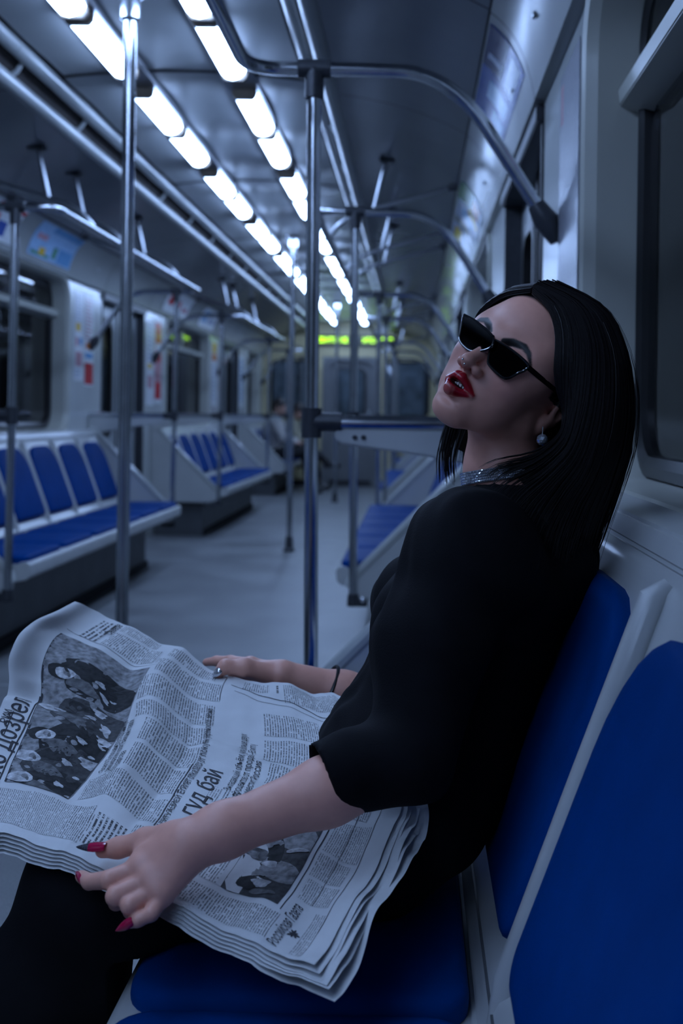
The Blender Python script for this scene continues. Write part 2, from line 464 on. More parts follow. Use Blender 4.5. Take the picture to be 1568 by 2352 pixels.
# doors
di = 0
for sgn in (-1, 1):
    for ci, c in enumerate((-1.25, 3.60, 8.45, 13.30)):
        di += 1
        root = empty('door_%d' % di); tag(root, 'grey sliding doors, %s doorway on the %s side' % (ORD[ci], 'left' if sgn < 0 else 'right'), kind='structure')
        for h, (y0, y1) in enumerate(((c - 0.60, c - 0.006), (c + 0.006, c + 0.60))):
            x0, x1 = sgn*(WX+0.06), sgn*(WX+0.09)
            g = MB()
            lo = rrect(y0, y1, 0.01, 1.845, 0.002, 6); li = rrect(y0+0.12, y1-0.12, 0.86, 1.68, 0.09, 6)
            g.ring([(x0, y, z) for y, z in lo], [(x0, y, z) for y, z in li]); g.ring([(x0, y, z) for y, z in li], [(x1, y, z) for y, z in li])
            g.ring([(x1, y, z) for y, z in lo], [(x1, y, z) for y, z in li]); g.ring([(x0, y, z) for y, z in lo], [(x1, y, z) for y, z in lo])
            leaf = g.build('door_leaf', M['door'], root, smooth=20)
            g = MB(); A = rrect(y0+0.10, y1-0.10, 0.84, 1.70, 0.105, 6); Bq = rrect(y0+0.145, y1-0.145, 0.885, 1.655, 0.075, 6)
            xg = sgn*(WX+0.052)
            g.ring([(x0, y, z) for y, z in A], [(xg, y, z) for y, z in A]); g.ring([(xg, y, z) for y, z in A], [(xg, y, z) for y, z in Bq]); g.ring([(xg, y, z) for y, z in Bq], [(x1, y, z) for y, z in Bq])
            g.build('gasket', M['black'], leaf)
            g = MB(); g.prism_x(rrect(y0+0.135, y1-0.135, 0.875, 1.665, 0.08, 6), sgn*(WX+0.072), sgn*(WX+0.077)); g.build('pane', M['glass'], leaf, smooth=0)
        g = MB(); xa, xb = sorted((sgn*(WX+0.05), sgn*(WX+0.095)))
        g.box((xa, c-0.012, 0.01), (xb, c+0.012, 1.84)); g.build('door_seal', M['black'], root, bevel=0.004)
        for yy in (c-0.615, c+0.592):
            g = MB(); xa, xb = sorted((sgn*(WX-0.004), sgn*(WX+0.06)))
            g.box((xa, yy, 0), (xb, yy+0.023, 1.84)); g.build('door_jamb', M['cast'], root, bevel=0.004)
        g = MB(); xa, xb = sorted((sgn*(WX-0.02), sgn*(WX+0.10)))
        g.box((xa, c-0.62, 1.80), (xb, c+0.62, 1.846)); g.build('door_header', M['cast'], root, bevel=0.004)
# shells outside so that the dark tunnel stays dark
for sgn in (-1, 1):
    g = MB(); xa, xb = sorted((sgn*1.9, sgn*2.0)); g.box((xa, Y_A-1, -0.4), (xb, Y_B+1.5, 3.0))
    tag(g.build('wall_tunnel_left' if sgn < 0 else 'wall_tunnel_right', mat('tunnel_concrete_%d' % (sgn+1), (0.012, 0.013, 0.016), 0.8, var=0.4, vscale=1.5), smooth=0), 'dark tunnel wall outside the %s windows' % ('left' if sgn < 0 else 'right'), kind='structure')

# ---- wall behind the camera
g = MB(); g.box((-1.36, Y_A-0.08, 0), (1.36, Y_A, 2.45)); tag(g.build('wall_back', M['white'], smooth=0), 'plain beige wall closing the car behind the camera', kind='structure')

# ---- end wall
root = empty('wall_end', (0, Y_B, 0)); tag(root, 'beige end wall of the car with a rounded doorway', kind='structure')
g = MB(); n = 6
def flatring(A, B, y): g.ring([(x, y, z) for x, z in A], [(x, y, z) for x, z in B])
for (x0, x1, wx0, wx1, z0) in ((-1.32, -0.40, -1.13, -0.47, 1.02), (0.40, 1.32, 0.47, 1.13, 1.02)):
    flatring(rrect(x0, x1, 0, 1.95, 0.001, n), rrect(wx0, wx1, z0, 1.80, 0.08, n), 0)
    A, Bq = rrect(wx0, wx1, z0, 1.80, 0.08, n), rrect(wx0, wx1, z0, 1.80, 0.08, n)
    g.ring([(x, 0, z) for x, z in A], [(x, 0.05, z) for x, z in Bq])
g.box((-1.32, 0.0, 1.95), (1.32, 0.05, 2.5)); g.box((-0.40, 0, 1.86), (0.40, 0.05, 1.95))
g.build('end_panel', M['endwall'], root, smooth=20)
g = MB(); A = rrect(-0.40, 0.40, -0.2, 1.86, 0.18, n); Bq = rrect(-0.33, 0.33, -0.2, 1.80, 0.15, n)
A = [(x, max(z, 0)) for x, z in A]; Bq = [(x, max(z, 0)) for x, z in Bq]
g.ring([(x, 0, z) for x, z in A], [(x, -0.03, z) for x, z in A]); g.ring([(x, -0.03, z) for x, z in A], [(x, -0.03, z) for x, z in Bq]); g.ring([(x, -0.03, z) for x, z in Bq], [(x, 0.05, z) for x, z in Bq])
g.build('doorway_frame', M['greydoor'], root)
g = MB(); flatring([(x, max(z, 0)) for x, z in rrect(-0.34, 0.34, -0.2, 1.81, 0.15, n)], rrect(-0.22, 0.22, 1.02, 1.70, 0.09, n), 0.03)
g.ring([(x, 0.03, z) for x, z in rrect(-0.22, 0.22, 1.02, 1.70, 0.09, n)], [(x, 0.05, z) for x, z in rrect(-0.22, 0.22, 1.02, 1.70, 0.09, n)])
g.build('end_door', M['greydoor'], root, smooth=20)
for (x0, x1) in ((-1.13, -0.47), (0.47, 1.13), (-0.22, 0.22)):
    g = MB(); A = rrect(x0-0.005, x1+0.005, 1.015, 1.805, 0.085, n) if abs(x0) > .3 else rrect(x0-.005, x1+.005, 1.015, 1.705, .09, n)
    Bq = [(x0 + (x1-x0)*.5 + (x-(x0+x1)/2)*(1-.07/(x1-x0)), 1.36 + (z-1.36)*0.93) for x, z in A]
    g.ring([(x, -0.012, z) for x, z in A], [(x, -0.012, z) for x, z in Bq]); g.ring([(x, -0.012, z) for x, z in A], [(x, 0.03, z) for x, z in A]); g.ring([(x, -0.012, z) for x, z in Bq], [(x, 0.04, z) for x, z in Bq])
    g.build('gasket', M['black'], root)
    g = MB(); g.prism_y(A, 0.036, 0.042); g.build('pane', M['glass'], root, smooth=0)
g = MB(); g.box((-0.30, -0.006, 0.06), (0.30, 0.028, 0.09)); g.box((-1.2, -0.004, 0.0), (-0.42, 0.0, 0.10)); g.box((0.42, -0.004, 0.0), (1.2, 0.0, 0.10)); g.build('kick_strip', M['seam'], root, smooth=0)
g = MB(); g.box((0.25, -0.05, 0.98), (0.29, 0.03, 1.10)); g.build('door_handle', M['chrome'], root, bevel=0.006)
# beyond the end door: the dark next car
g = MB()
g.box((-1.4, 3.0, -0.1), (1.4, 3.05, 2.5)); g.box((-1.4, 0.3, -0.15), (1.4, 3.0, -0.1)); g.box((-1.4, 0.3, 2.4), (1.4, 3.0, 2.45)); g.box((-1.45, 0.3, -0.1), (-1.4, 3.0, 2.5)); g.box((1.4, 0.3, -0.1), (1.45, 3.0, 2.5))
for xx in (-1.0, -0.3, 0.35, 0.95): g.box((xx, 2.9, 0), (xx+0.12, 2.98, 2.3))
o = g.build('wall_next_car', mat('dim_next_car', (0.30, 0.32, 0.32), 0.5, var=0.5, vscale=5), smooth=0); o.location = (0, Y_B, 0)
tag(o, 'dim interior of the next car behind the end windows', kind='structure')
g = MB()
for xx in (-0.5, 0.5): g.box((xx-0.05, 1.2, 2.33), (xx+0.05, 2.4, 2.38))
o = g.build('next_car_lamp', M['tube'], smooth=0); o.location = (0, Y_B, 0)
tag(o, 'lit lamps of the next car seen through the end windows', 'ceiling lamp')

# LED sign
root = empty('led_sign', (0.035, Y_B, 2.095)); tag(root, 'black display with glowing yellow-green letters over the end door', 'led sign')
g = MB(); g.box((-0.62, -0.05, -0.075), (0.62, 0.0, 0.075)); g.build('sign_case', mat('sign_case', (0.10, 0.10, 0.08), 0.3, var=.1), root, bevel=0.006)
M['led'] = mat('led_green', (0.3, 0.6, 0.05), 0.4, emit=(0.42, 0.95, 0.0), estr=5.0, var=.01)
words = [(-0.505, -0.235, 5), (-0.20, -0.075, 2), (-0.045, 0.06, 2), (0.135, 0.355, 4), (0.365, 0.45, 2), (0.51, 0.57, 1)]
glyphs = ['11111 10001 10001 10001 11111', '11110 10001 11110 10001 11110', '10001 10011 10101 11001 10001', '11111 00100 00100 00100 00100', '01110 10001 10000 10001 01110', '10001 01010 00100 01010 10001', '11111 10000 11110 10000 11111']
gi = 0
for (x0, x1, nl) in words:
    g = MB(); cw = (x1-x0)/nl
    for q in range(nl):
        rows = glyphs[gi % len(glyphs)].split(); gi += 1
        for r, row in enumerate(rows):
            for c_, ch in enumerate(row):
                if ch == '1':
                    xx = x0 + cw*(q + 0.08 + 0.17*c_); zz = 0.032 - 0.0145*r
                    g.box((xx, -0.054, zz-0.006), (xx+cw*0.14, -0.05, zz+0.006))
    g.build('led_word', M['led'], root, smooth=0)
# ------------------------------------------------------------------ benches
def pad_mesh(outline, th, name, material, parent, to3d):
    """upholstered pad: outline in 2-D, domed towards +h; to3d maps (a, b, h) to the car"""
    ca = sum(p[0] for p in outline)/len(outline); cb = sum(p[1] for p in outline)/len(outline)
    A = np.array(outline)
    ext = (A.max(0) - A.min(0))/2
    def inset(d):
        return [(ca + (a-ca)*(1 - d/max(ext[0], .01)), cb + (b_-cb)*(1 - d/max(ext[1], .01))) for a, b_ in outline]
    loops = [(0.0, 0.0), (-0.001, 0.45), (0.0, 0.68), (0.004, 0.84), (0.011, 0.94), (0.025, 1.0), (0.06, 1.06), (0.11, 1.10)]
    g = MB(); n = len(outline); vv = []
    for d, h in loops: vv += [to3d(a, b_, h*th) for a, b_ in inset(d)]
    ff = []
    for j in range(len(loops)-1):
        for i in range(n): ff.append((j*n+i, j*n+(i+1) % n, (j+1)*n+(i+1) % n, (j+1)*n+i))
    ff.append(tuple(range(n))[::-1])
    vv.append(to3d(ca, cb, th*1.12)); c = len(vv)-1; j = len(loops)-1
    for i in range(n): ff.append((j*n+i, j*n+(i+1) % n, c))
    g.add(vv, ff)
    return g.build(name, material, parent, smooth=50)

BACK0, BACK1 = Vector((1.030, 0, 0.455)), Vector((1.176, 0, 0.850))   # foot and top of the back slope (x, z)
bd = (BACK1 - BACK0).normalized(); bn = Vector((-bd.z, 0, bd.x))       # along slope, outward normal
def make_bench(nseat, length):
    root = empty('seat_bench')
    g = MB()
    prof = [(0.614, 0.392), (0.620, 0.404), (0.632, 0.411), (0.655, 0.409), (0.665, 0.402), (0.975, 0.396), (0.99, 0.398), (1.0, 0.412), (1.012, 0.44),
            (1.028, 0.452), (1.172, 0.845), (1.184, 0.860), (1.20, 0.864), (1.249, 0.864), (1.249, 0.33), (0.84, 0.31), (0.66, 0.332), (0.632, 0.338), (0.617, 0.350)]
    g.prism_y(prof, 0.05, length-0.05); g.build('seat_shell', M['shell'], root, smooth=40, bevel=0.004)
    g = MB(); g.box((0.83, 0.12, 0.0), (1.248, length-0.12, 0.315)); g.build('bench_base', M['base'], root, bevel=0.004)
    g = MB(); g.box((0.815, 0.11, 0.0), (0.835, length-0.11, 0.05)); g.build('kick_rail', M['seam'], root, bevel=0.003)
    g = MB(); g.tube([(1.006, 0.06, 0.424), (1.006, length-0.06, 0.424)], 0.0028, 6); g.build('back_joint', M['base'], root)
    pitch = (length-0.10)/nseat
    for k in range(nseat):
        y0 = 0.05 + pitch*k
        # seat cushion: longer front radius, soft back corners
        ol = rrect(0.634, 0.985, y0+0.012, y0+pitch-0.012, 0.042, 6)
        pad_mesh(ol, 0.034, 'seat_cushion', M['blue'], root, lambda a, b_, h: (a, b_, 0.402 - (a-0.642)*0.012 + h))
        w = pitch-0.064
        out = []
        y_a, y_b = y0+0.032, y0+pitch-0.032
        for cx, cy, r, s in ((y_b-0.135, 0.392-0.135, 0.135, 0), (y_a+0.135, 0.392-0.135, 0.135, 1), (y_a+0.03, 0.045, 0.03, 2), (y_b-0.03, 0.045, 0.03, 3)):
            for q in range(7):
                a = math.pi/2*(s + q/6); out.append((cx + r*math.cos(a), cy + r*math.sin(a)))
        pad_mesh(out, 0.026, 'back_cushion', M['blue'], root, lambda a, b_, h: tuple(BACK0 + bd*b_ + bn*(h-0.001) + Vector((0, a, 0))))
        if k:
            g = MB(); yy = y0
            g.tube([tuple(BACK0 + bd*(-0.055) + bn*0.002 + Vector((0, yy, 0))), tuple(BACK0 + bd*0.0 + bn*0.008 + Vector((0, yy, 0))), tuple(BACK0 + bd*0.2 + bn*0.009 + Vector((0, yy, 0))), tuple(BACK0 + bd*0.405 + bn*0.010 + Vector((0, yy, 0))), tuple(BACK0 + bd*0.425 + bn*0.0 + Vector((0, yy, 0)))],
                   [0.010, 0.016, 0.0165, 0.0165, 0.009], 12)
            g.build('back_rib', M['shell'], root)
    for yy in (0.0, length-0.03):
        g = MB(); g.prism_y([(1.249, 0.285), (0.69, 0.285), (0.672, 0.30), (0.668, 0.33), (0.678, 0.362), (1.205, 0.893), (1.249, 0.90)], yy, yy+0.03)
        wing = g.build('wing_panel', M['shell'], root, bevel=0.004)
        g = MB(); g.tube([(0.670, yy+0.015, 0.335), (0.680, yy+0.015, 0.364), (0.95, yy+0.015, 0.637), (1.205, yy+0.015, 0.895), (1.245, yy+0.015, 0.905)], 0.021, 10)
        g.build('wing_lip', M['white'], wing)
    return root
bench_proto = make_bench(6, BL)
bench_short = make_bench(4, 1.85)
# ------------------------------------------------------------------ overhead rail with posts
XP, XR, ZR = 0.675, 0.515, 1.83
def make_rail(length):
    root = empty('grab_rail')
    ya, yb = 0.0, length
    R_ = 0.0165
    # end arms
    for y, d in ((ya, 1), (yb, -1)):
        path = [(1.225, y, 1.477), (1.15, y, 1.592)] + arc_pts((1.075, y, 1.705), (0.985, y, 1.83), (0.86, y, 1.828), 9) + [(0.76, y, ZR), (0.66, y, ZR)]
        path += arc_pts((0.60, y, ZR), (XR, y, ZR), (XR, y + d*0.10, ZR), 8)
        g = MB(); g.tube(path, R_, 14); g.build('rail_arm', M['chrome'], root)
        g = MB(); g.tube([(XP+0.012, y, 0.29), (XP+0.004, y, 1.0), (XP, y, ZR)], R_, 16); g.build('post', M['chrome'], root)
        g = MB(); g.tube([(XP-0.038, y, ZR), (XP+0.038, y, ZR)], 0.0225, 14); g.tube([(XP, y, ZR), (XP, y, ZR-0.07)], 0.0225, 14); g.build('tee_joint', M['cast'], root, smooth=40)
        # wall bracket: dark cone flattened against the wall
        g = MB(); g.tube([(1.198, y, 1.520), (1.222, y, 1.482), (1.245, y, 1.43)], [0.021, 0.031, 0.012], 14); g.build('wall_bracket', M['cast'], root)
        g = MB(); g.tube([(XP+0.012, y, 0.31), (XP+0.013, y, 0.262)], [0.022, 0.026], 14); g.box((XP-0.005, y-0.022, 0.262), (XP+0.07, y+0.022, 0.295))
        foot = g.build('post_foot', M['cast'], root, smooth=40, bevel=0.002)
        g = MB(); g.lathe([(0.011, -0.024), (0.011, -0.029), (0.006, -0.033)], (XP+0.052, y, 0.290), 'y', 12); g.build('bolt', M['bolt'], foot)
    g = MB(); g.tube([(XR, ya+0.10, ZR), (XR, yb-0.10, ZR)], R_, 14); g.build('long_rail', M['chrome'], root)
    hang = (0.7, 1.95, length-0.55) if length > 2.5 else (0.6,)
    for y in hang:
        g = MB(); g.tube([(1.085, y, 2.075), (0.90, y, 2.02), (0.75, y, 1.978)] + arc_pts((0.68, y, 1.955), (0.56, y, 1.92), (XR, y, ZR), 7), 0.0115, 10)
        h = g.build('hanger', M['steel'], root)
        g = MB(); g.tube([(0.775, y, 2.195), (0.725, y, 1.972)], 0.011, 10); g.build('strut', M['steel'], h)
        g = MB(); g.box((0.745, y-0.03, 2.185), (0.815, y+0.03, 2.205)); g.build('mount_plate', M['cast'], h, bevel=0.002)
        g = MB(); g.tube([(1.06, y, 2.068), (1.098, y, 2.078)], [0.012, 0.024], 12); g.build('mount', M['cast'], h)
    return root
rail_proto = make_rail(BL)
rail_short = make_rail(1.80)
# ------------------------------------------------------------------ divider above the bench end
def make_divider():
    root = empty('seat_divider')
    g = MB(); g.tube([(XP+0.004, 0, 1.002), (1.245, 0, 1.002)], 0.0168, 16); g.build('divider_rail', M['chrome'], root)
    g = MB(); g.prism_y([(0.735, 0.988), (1.249, 0.988), (1.249, 0.868), (1.10, 0.90), (0.93, 0.928), (0.80, 0.945), (0.752, 0.952), (0.735, 0.962)], -0.011, 0.011)
    p_ = g.build('divider_panel', M['shell'], root, bevel=0.004)
    for x in (0.782, 0.802):
        g = MB(); g.lathe([(0.006, -0.011), (0.006, -0.014), (0.003, -0.016)], (x, 0, 0.968), 'y', 10); g.build('screw', M['cast'], p_)
    g = MB(); g.tube([(XP+0.004, 0, 0.965), (XP+0.004, 0, 1.035)], 0.0235, 16); g.tube([(XP, 0, 1.002), (XP+0.075, 0, 1.002)], 0.0225, 16)
    g.build('clamp', M['cast'], root, smooth=40)
    return root
div_proto = make_divider()
SIDE = {1: 'right', -1: 'left'}
WHERE = {(0, 1): 'under the woman', (0, -1): 'left of the camera', (1, 1): 'second on the right', (1, -1): 'nearest on the left',
         (2, 1): 'third on the right', (2, -1): 'second on the left', (3, 1): 'farthest on the right', (3, -1): 'farthest on the left'}
used = set()
for bi, (b0, b1) in enumerate(BENCH):
    for sgn in (1, -1):
        short = bi == 3
        for kind, proto in (('bench', bench_short if short else bench_proto), ('rail', rail_short if short else rail_proto)):
            if proto not in used: o = proto; used.add(proto)
            else: o = copy_tree(proto)
            if sgn > 0: o.location = (0, b0, 0)
            else: o.location = (0, b1 if not (short and kind == 'rail') else b0 + 1.80, 0); o.rotation_euler = (0, 0, math.pi)
            if kind == 'bench': tag(o, 'white bench with blue seat pads, ' + WHERE[(bi, sgn)], 'bench', 'metro benches')
            else: tag(o, 'overhead steel grab rail with posts at the bench ' + WHERE[(bi, sgn)], 'grab rail', 'overhead grab rails')
        for e, y in (('near', b0), ('far', b1)):
            if short and e == 'far': continue
            o = div_proto if div_proto not in used else copy_tree(div_proto); used.add(div_proto)
            o.location = (0, y, 0); o.rotation_euler = (0, 0, 0 if sgn > 0 else math.pi)
            tag(o, 'white divider and rail at the %s end of the bench %s' % (e, WHERE[(bi, sgn)]), 'divider', 'bench end dividers')
# ------------------------------------------------------------------ centre poles
def make_pole():
    root = empty('aisle_pole')
    g = MB(); g.tube([(0.0, 0, 0.05), (0.0, 0, 2.29)], 0.020, 18); g.build('pole', M['chrome'], root)
    g = MB(); g.lathe([(0.02, 2.26), (0.031, 2.27), (0.033, 2.33), (0.05, 2.352)], (0, 0, 0)); g.build('ceiling_socket', M['chrome'], root)
    g = MB(); g.lathe([(0.045, 0.0), (0.045, 0.012), (0.030, 0.03), (0.028, 0.10), (0.021, 0.115)], (0, 0, 0)); g.build('floor_socket', M['cast'], root)
    return root
pole = make_pole()
for i, (y, wh) in enumerate(((3.60, 'nearest the camera, left of the newspaper'), (8.45, 'in the middle of the car'), (13.30, 'near the end door'))):
    o = pole if i == 0 else copy_tree(pole)
    o.location = (0.0, y, 0)
    tag(o, 'vertical steel pole standing in the aisle, ' + wh, 'pole', 'aisle poles')

# ------------------------------------------------------------------ posters
PAL = {'w': (0.62, 0.64, 0.66), 'r': (0.45, 0.03, 0.04), 'b': (0.03, 0.07, 0.30), 'c': (0.10, 0.26, 0.48), 'y': (0.55, 0.36, 0.03), 'o': (0.50, 0.16, 0.04), 'g': (0.05, 0.20, 0.08), 'k': (0.03, 0.03, 0.05), 'l': (0.25, 0.40, 0.60), 'p': (0.45, 0.25, 0.28), 'n': (0.015, 0.02, 0.09), 's': (0.35, 0.40, 0.50)}
PM = {k: mat('print_' + k, v, 0.2, spec=0.2, var=0.12, vscale=30) for k, v in PAL.items()}
def poster(name, label, quad, blocks, base='w', group=None, th=0.0015):
    """quad: four corners (a0 bottom-left, bottom-right, top-right, top-left) on a surface; blocks: (u0,u1,v0,v1,colour)"""
    q = [Vector(p) for p in quad[:4]]
    nrm = (q[1]-q[0]).cross(q[3]-q[0]).normalized()
    ctr = (q[0]+q[2])/2
    if nrm.dot(Vector((0, ctr.y, 1.2)) - ctr) < 0: nrm = -nrm
    curved = len(quad) == 5
    def S(u, v, h):
        if curved:      # on the coving: quad[4] = (side, y0, y1, t_low, t_high)
            sg, ya, yb, tl, th_ = quad[4]; t = tl + (th_-tl)*v; x, z = cov_at(t); x2, z2 = cov_at(t-0.01); d = Vector((z-z2, 0, -(x-x2))).normalized(); d = -d if d.x > 0 else d
            y = ya + (yb-ya)*u if sg < 0 else yb + (ya-yb)*u
            return Vector((sg*(x + d.x*h*1.6), y, z + d.z*h*1.6))
        return q[0]*(1-u)*(1-v) + q[1]*u*(1-v) + q[2]*u*v + q[3]*(1-u)*v + nrm*h
    mats = [PM[base]]; keys = [base]
    g = MB()
    def slab(u0, u1, v0, v1, h0, h1, mi):
        ns = max(1, int(abs(v1-v0)*12)) if curved else 1
        vv = [S(u, v0 + (v1-v0)*k_/ns, h) for k_ in range(ns+1) for u, h in ((u0, h0), (u1, h0), (u1, h1), (u0, h1))]
        ff = [(k_*4+a, k_*4+(a+1) % 4, k_*4+4+(a+1) % 4, k_*4+4+a) for k_ in range(ns) for a in range(4)] + [(3, 2, 1, 0), (ns*4, ns*4+1, ns*4+2, ns*4+3)]
        g.add(vv, ff, mi)
    slab(0, 1, 0, 1, 0.0005, th, 0)
    for i, (u0, u1, v0, v1, c) in enumerate(blocks):
        if c not in keys: keys.append(c); mats.append(PM[c])
        slab(u0, u1, v0, v1, th, th + 0.0003 + 0.0001*i, keys.index(c))
    o = g.build(name, mats, None, smooth=0)
    return tag(o, label, 'poster', group)
def text_rows(u0, u1, v0, v1, n, c='k'):
    out = []
    for i in range(n):
        v = v1 - (v1-v0)*(i+0.5)/n
        out.append((u0, u0 + (u1-u0)*(0.6 + 0.4*random.random()), v - (v1-v0)/n*0.22, v + (v1-v0)/n*0.22, c))
    return out
def wallq(sgn, y0, y1, z0, z1, x=WX-0.001):
    return [(sgn*x, y0, z0), (sgn*x, y1, z0), (sgn*x, y1, z1), (sgn*x, y0, z1)] if sgn < 0 else [(sgn*x, y1, z0), (sgn*x, y0, z0), (sgn*x, y0, z1), (sgn*x, y1, z1)]
def covq(sgn, y0, y1, t0=0.12, t1=0.93):
    lo, hi = cov_at(1-t0), cov_at(1-t1)
    return [(sgn*lo[0], y0, lo[1]), (sgn*lo[0], y1, lo[1]), (sgn*hi[0], y1, hi[1]), (sgn*hi[0], y0, hi[1]), (sgn, y0, y1, 1-t0, 1-t1)]
# left wall notices between the window and door
poster('notice_sheet', 'white printed notice strip with yellow disc beside the nearest left window', wallq(-1, 7.20, 7.40, 1.22, 1.80), text_rows(.1, .9, .62, .95, 9, 's') + [(.15, .65, .55, .64, 'y')] + [(.12, .4, .38, .48, 'p'), (.55, .85, .40, .48, 'c'), (.15, .85, .16, .32, 'p')] + text_rows(.1, .9, .03, .13, 3, 's'))
poster('notice_sheet', 'white notice strip with red block at its foot, by the left door', wallq(-1, 7.42, 7.63, 1.19, 1.80), text_rows(.1, .9, .50, .95, 11, 'p') + [(.2, .75, .40, .47, 'o'), (.1, .9, .30, .36, 'c'), (.05, .95, .02, .25, 'r')])
poster('notice_sheet', 'narrow white notice strip left of the second left bench window', wallq(-1, 9.14, 9.40, 1.08, 1.78), text_rows(.1, .9, .5, .95, 9, 's') + [(.2, .7, .43, .49, 'y'), (.2, .8, .2, .35, 'p')])
poster('notice_sheet', 'tall red and white notice strip before the second left window', wallq(-1, 9.43, 9.68, 1.10, 1.80), [(.05, .95, .05, .97, 'r'), (.15, .85, .60, .72, 'w'), (.15, .85, .25, .5, 'p'), (.05, .95, .72, .82, 'o')])
poster('notice_sheet', 'white notice strip with yellow and orange top past the second left window', wallq(-1, 12.08, 12.38, 1.10, 1.80), [(.05, .95, .82, .98, 'y'), (.05, .95, .70, .81, 'o')] + text_rows(.1, .9, .1, .65, 8, 's'))
poster('notice_sheet', 'pale notice strip beside the third door on the left', wallq(-1, 14.0, 14.3, 1.1, 1.75), text_rows(.1, .9, .1, .95, 10, 'l'))
# adverts on the coving
poster('coving_advert', 'pale blue advert card on the left coving over the nearest window', covq(-1, 6.20, 6.95), [(0, 1, .66, 1, 'l'), (.3, 1, .78, 1, 'c'), (.08, .3, .45, .62, 'p'), (.05, .45, .05, .12, 'g'), (.22, .35, .08, .26, 'y'), (.52, .6, .1, .4, 'g'), (.65, .97, .04, .42, 'c')], base='l')
poster('coving_advert', 'white advert card with red and blue figures at the left frame edge', covq(-1, 5.05, 5.95), [(.6, 1, .8, .95, 'r'), (.55, .7, .3, .6, 'r'), (.72, .85, .1, .45, 'b'), (.2, .5, .1, .5, 'w')])
poster('coving_advert', 'white advert card with red slash over the second left bench', covq(-1, 9.55, 10.5), [(.1, .3, .3, .98, 'r'), (.5, .6, .1, .6, 'r'), (.7, .95, .2, .4, 'p')])
poster('coving_advert', 'dim pale advert card on the left coving farther back', covq(-1, 11.1, 11.9), [(.1, .4, .2, .8, 'l'), (.5, .9, .2, .5, 's')])
poster('coving_advert', 'dark blue glossy advert card on the right coving above the woman', covq(1, 3.02, 3.85, .28, .97), [(.6, 1, .5, 1, 'n'), (.05, .55, .05, .6, 'b'), (.3, .5, .15, .75, 'l'), (.1, .25, .1, .5, 'c'), (.62, .95, .1, .4, 's'), (.7, .75, .55, .9, 's')], base='b')
poster('coving_advert', 'colourful orange and green advert card on the right coving farther on', covq(1, 5.0, 5.8), [(.55, 1, .5, 1, 'g'), (.6, .9, .2, .5, 'o'), (.1, .4, .3, .8, 'l'), (.4, .55, .1, .6, 'y')], base='s')
poster('coving_advert', 'yellowish advert card on the right coving over the second bench', covq(1, 6.0, 6.8), [(.1, .9, .6, .9, 'y'), (.3, .8, .1, .5, 's')], base='s')
def film_mat():
    m, nt, b = newmat('crinkled_white_film')
    b.inputs['Base Color'].default_value = (0.27, 0.275, 0.31, 1); b.inputs['Roughness'].default_value = 0.22
    tc = nt.nodes.new('ShaderNodeTexCoord'); w = nt.nodes.new('ShaderNodeTexNoise'); w.inputs['Scale'].default_value = 45; w.inputs['Detail'].default_value = 5
    mp = nt.nodes.new('ShaderNodeMapping'); mp.inputs['Scale'].default_value = (1, 1.6, 0.7); mp.inputs['Rotation'].default_value = (0.6, 0, 0)
    bp = nt.nodes.new('ShaderNodeBump'); bp.inputs['Strength'].default_value = 0.35; bp.inputs['Distance'].default_value = 0.004
    nt.links.new(tc.outputs['Object'], mp.inputs[0]); nt.links.new(mp.outputs[0], w.inputs['Vector']); nt.links.new(w.outputs['Fac'], bp.inputs['Height']); nt.links.new(bp.outputs[0], b.inputs['Normal'])
    return m
PM['f'] = film_mat()
poster('notice_sheet', 'crinkled pale film notice on the right wall behind her head', wallq(1, 2.31, 2.62, 0.98, 1.80), [(.06, .2, .86, .97, 'p')] + [(.1, .9, .02+.05*i, .035+.05*i, 's') for i in range(3)], base='f')
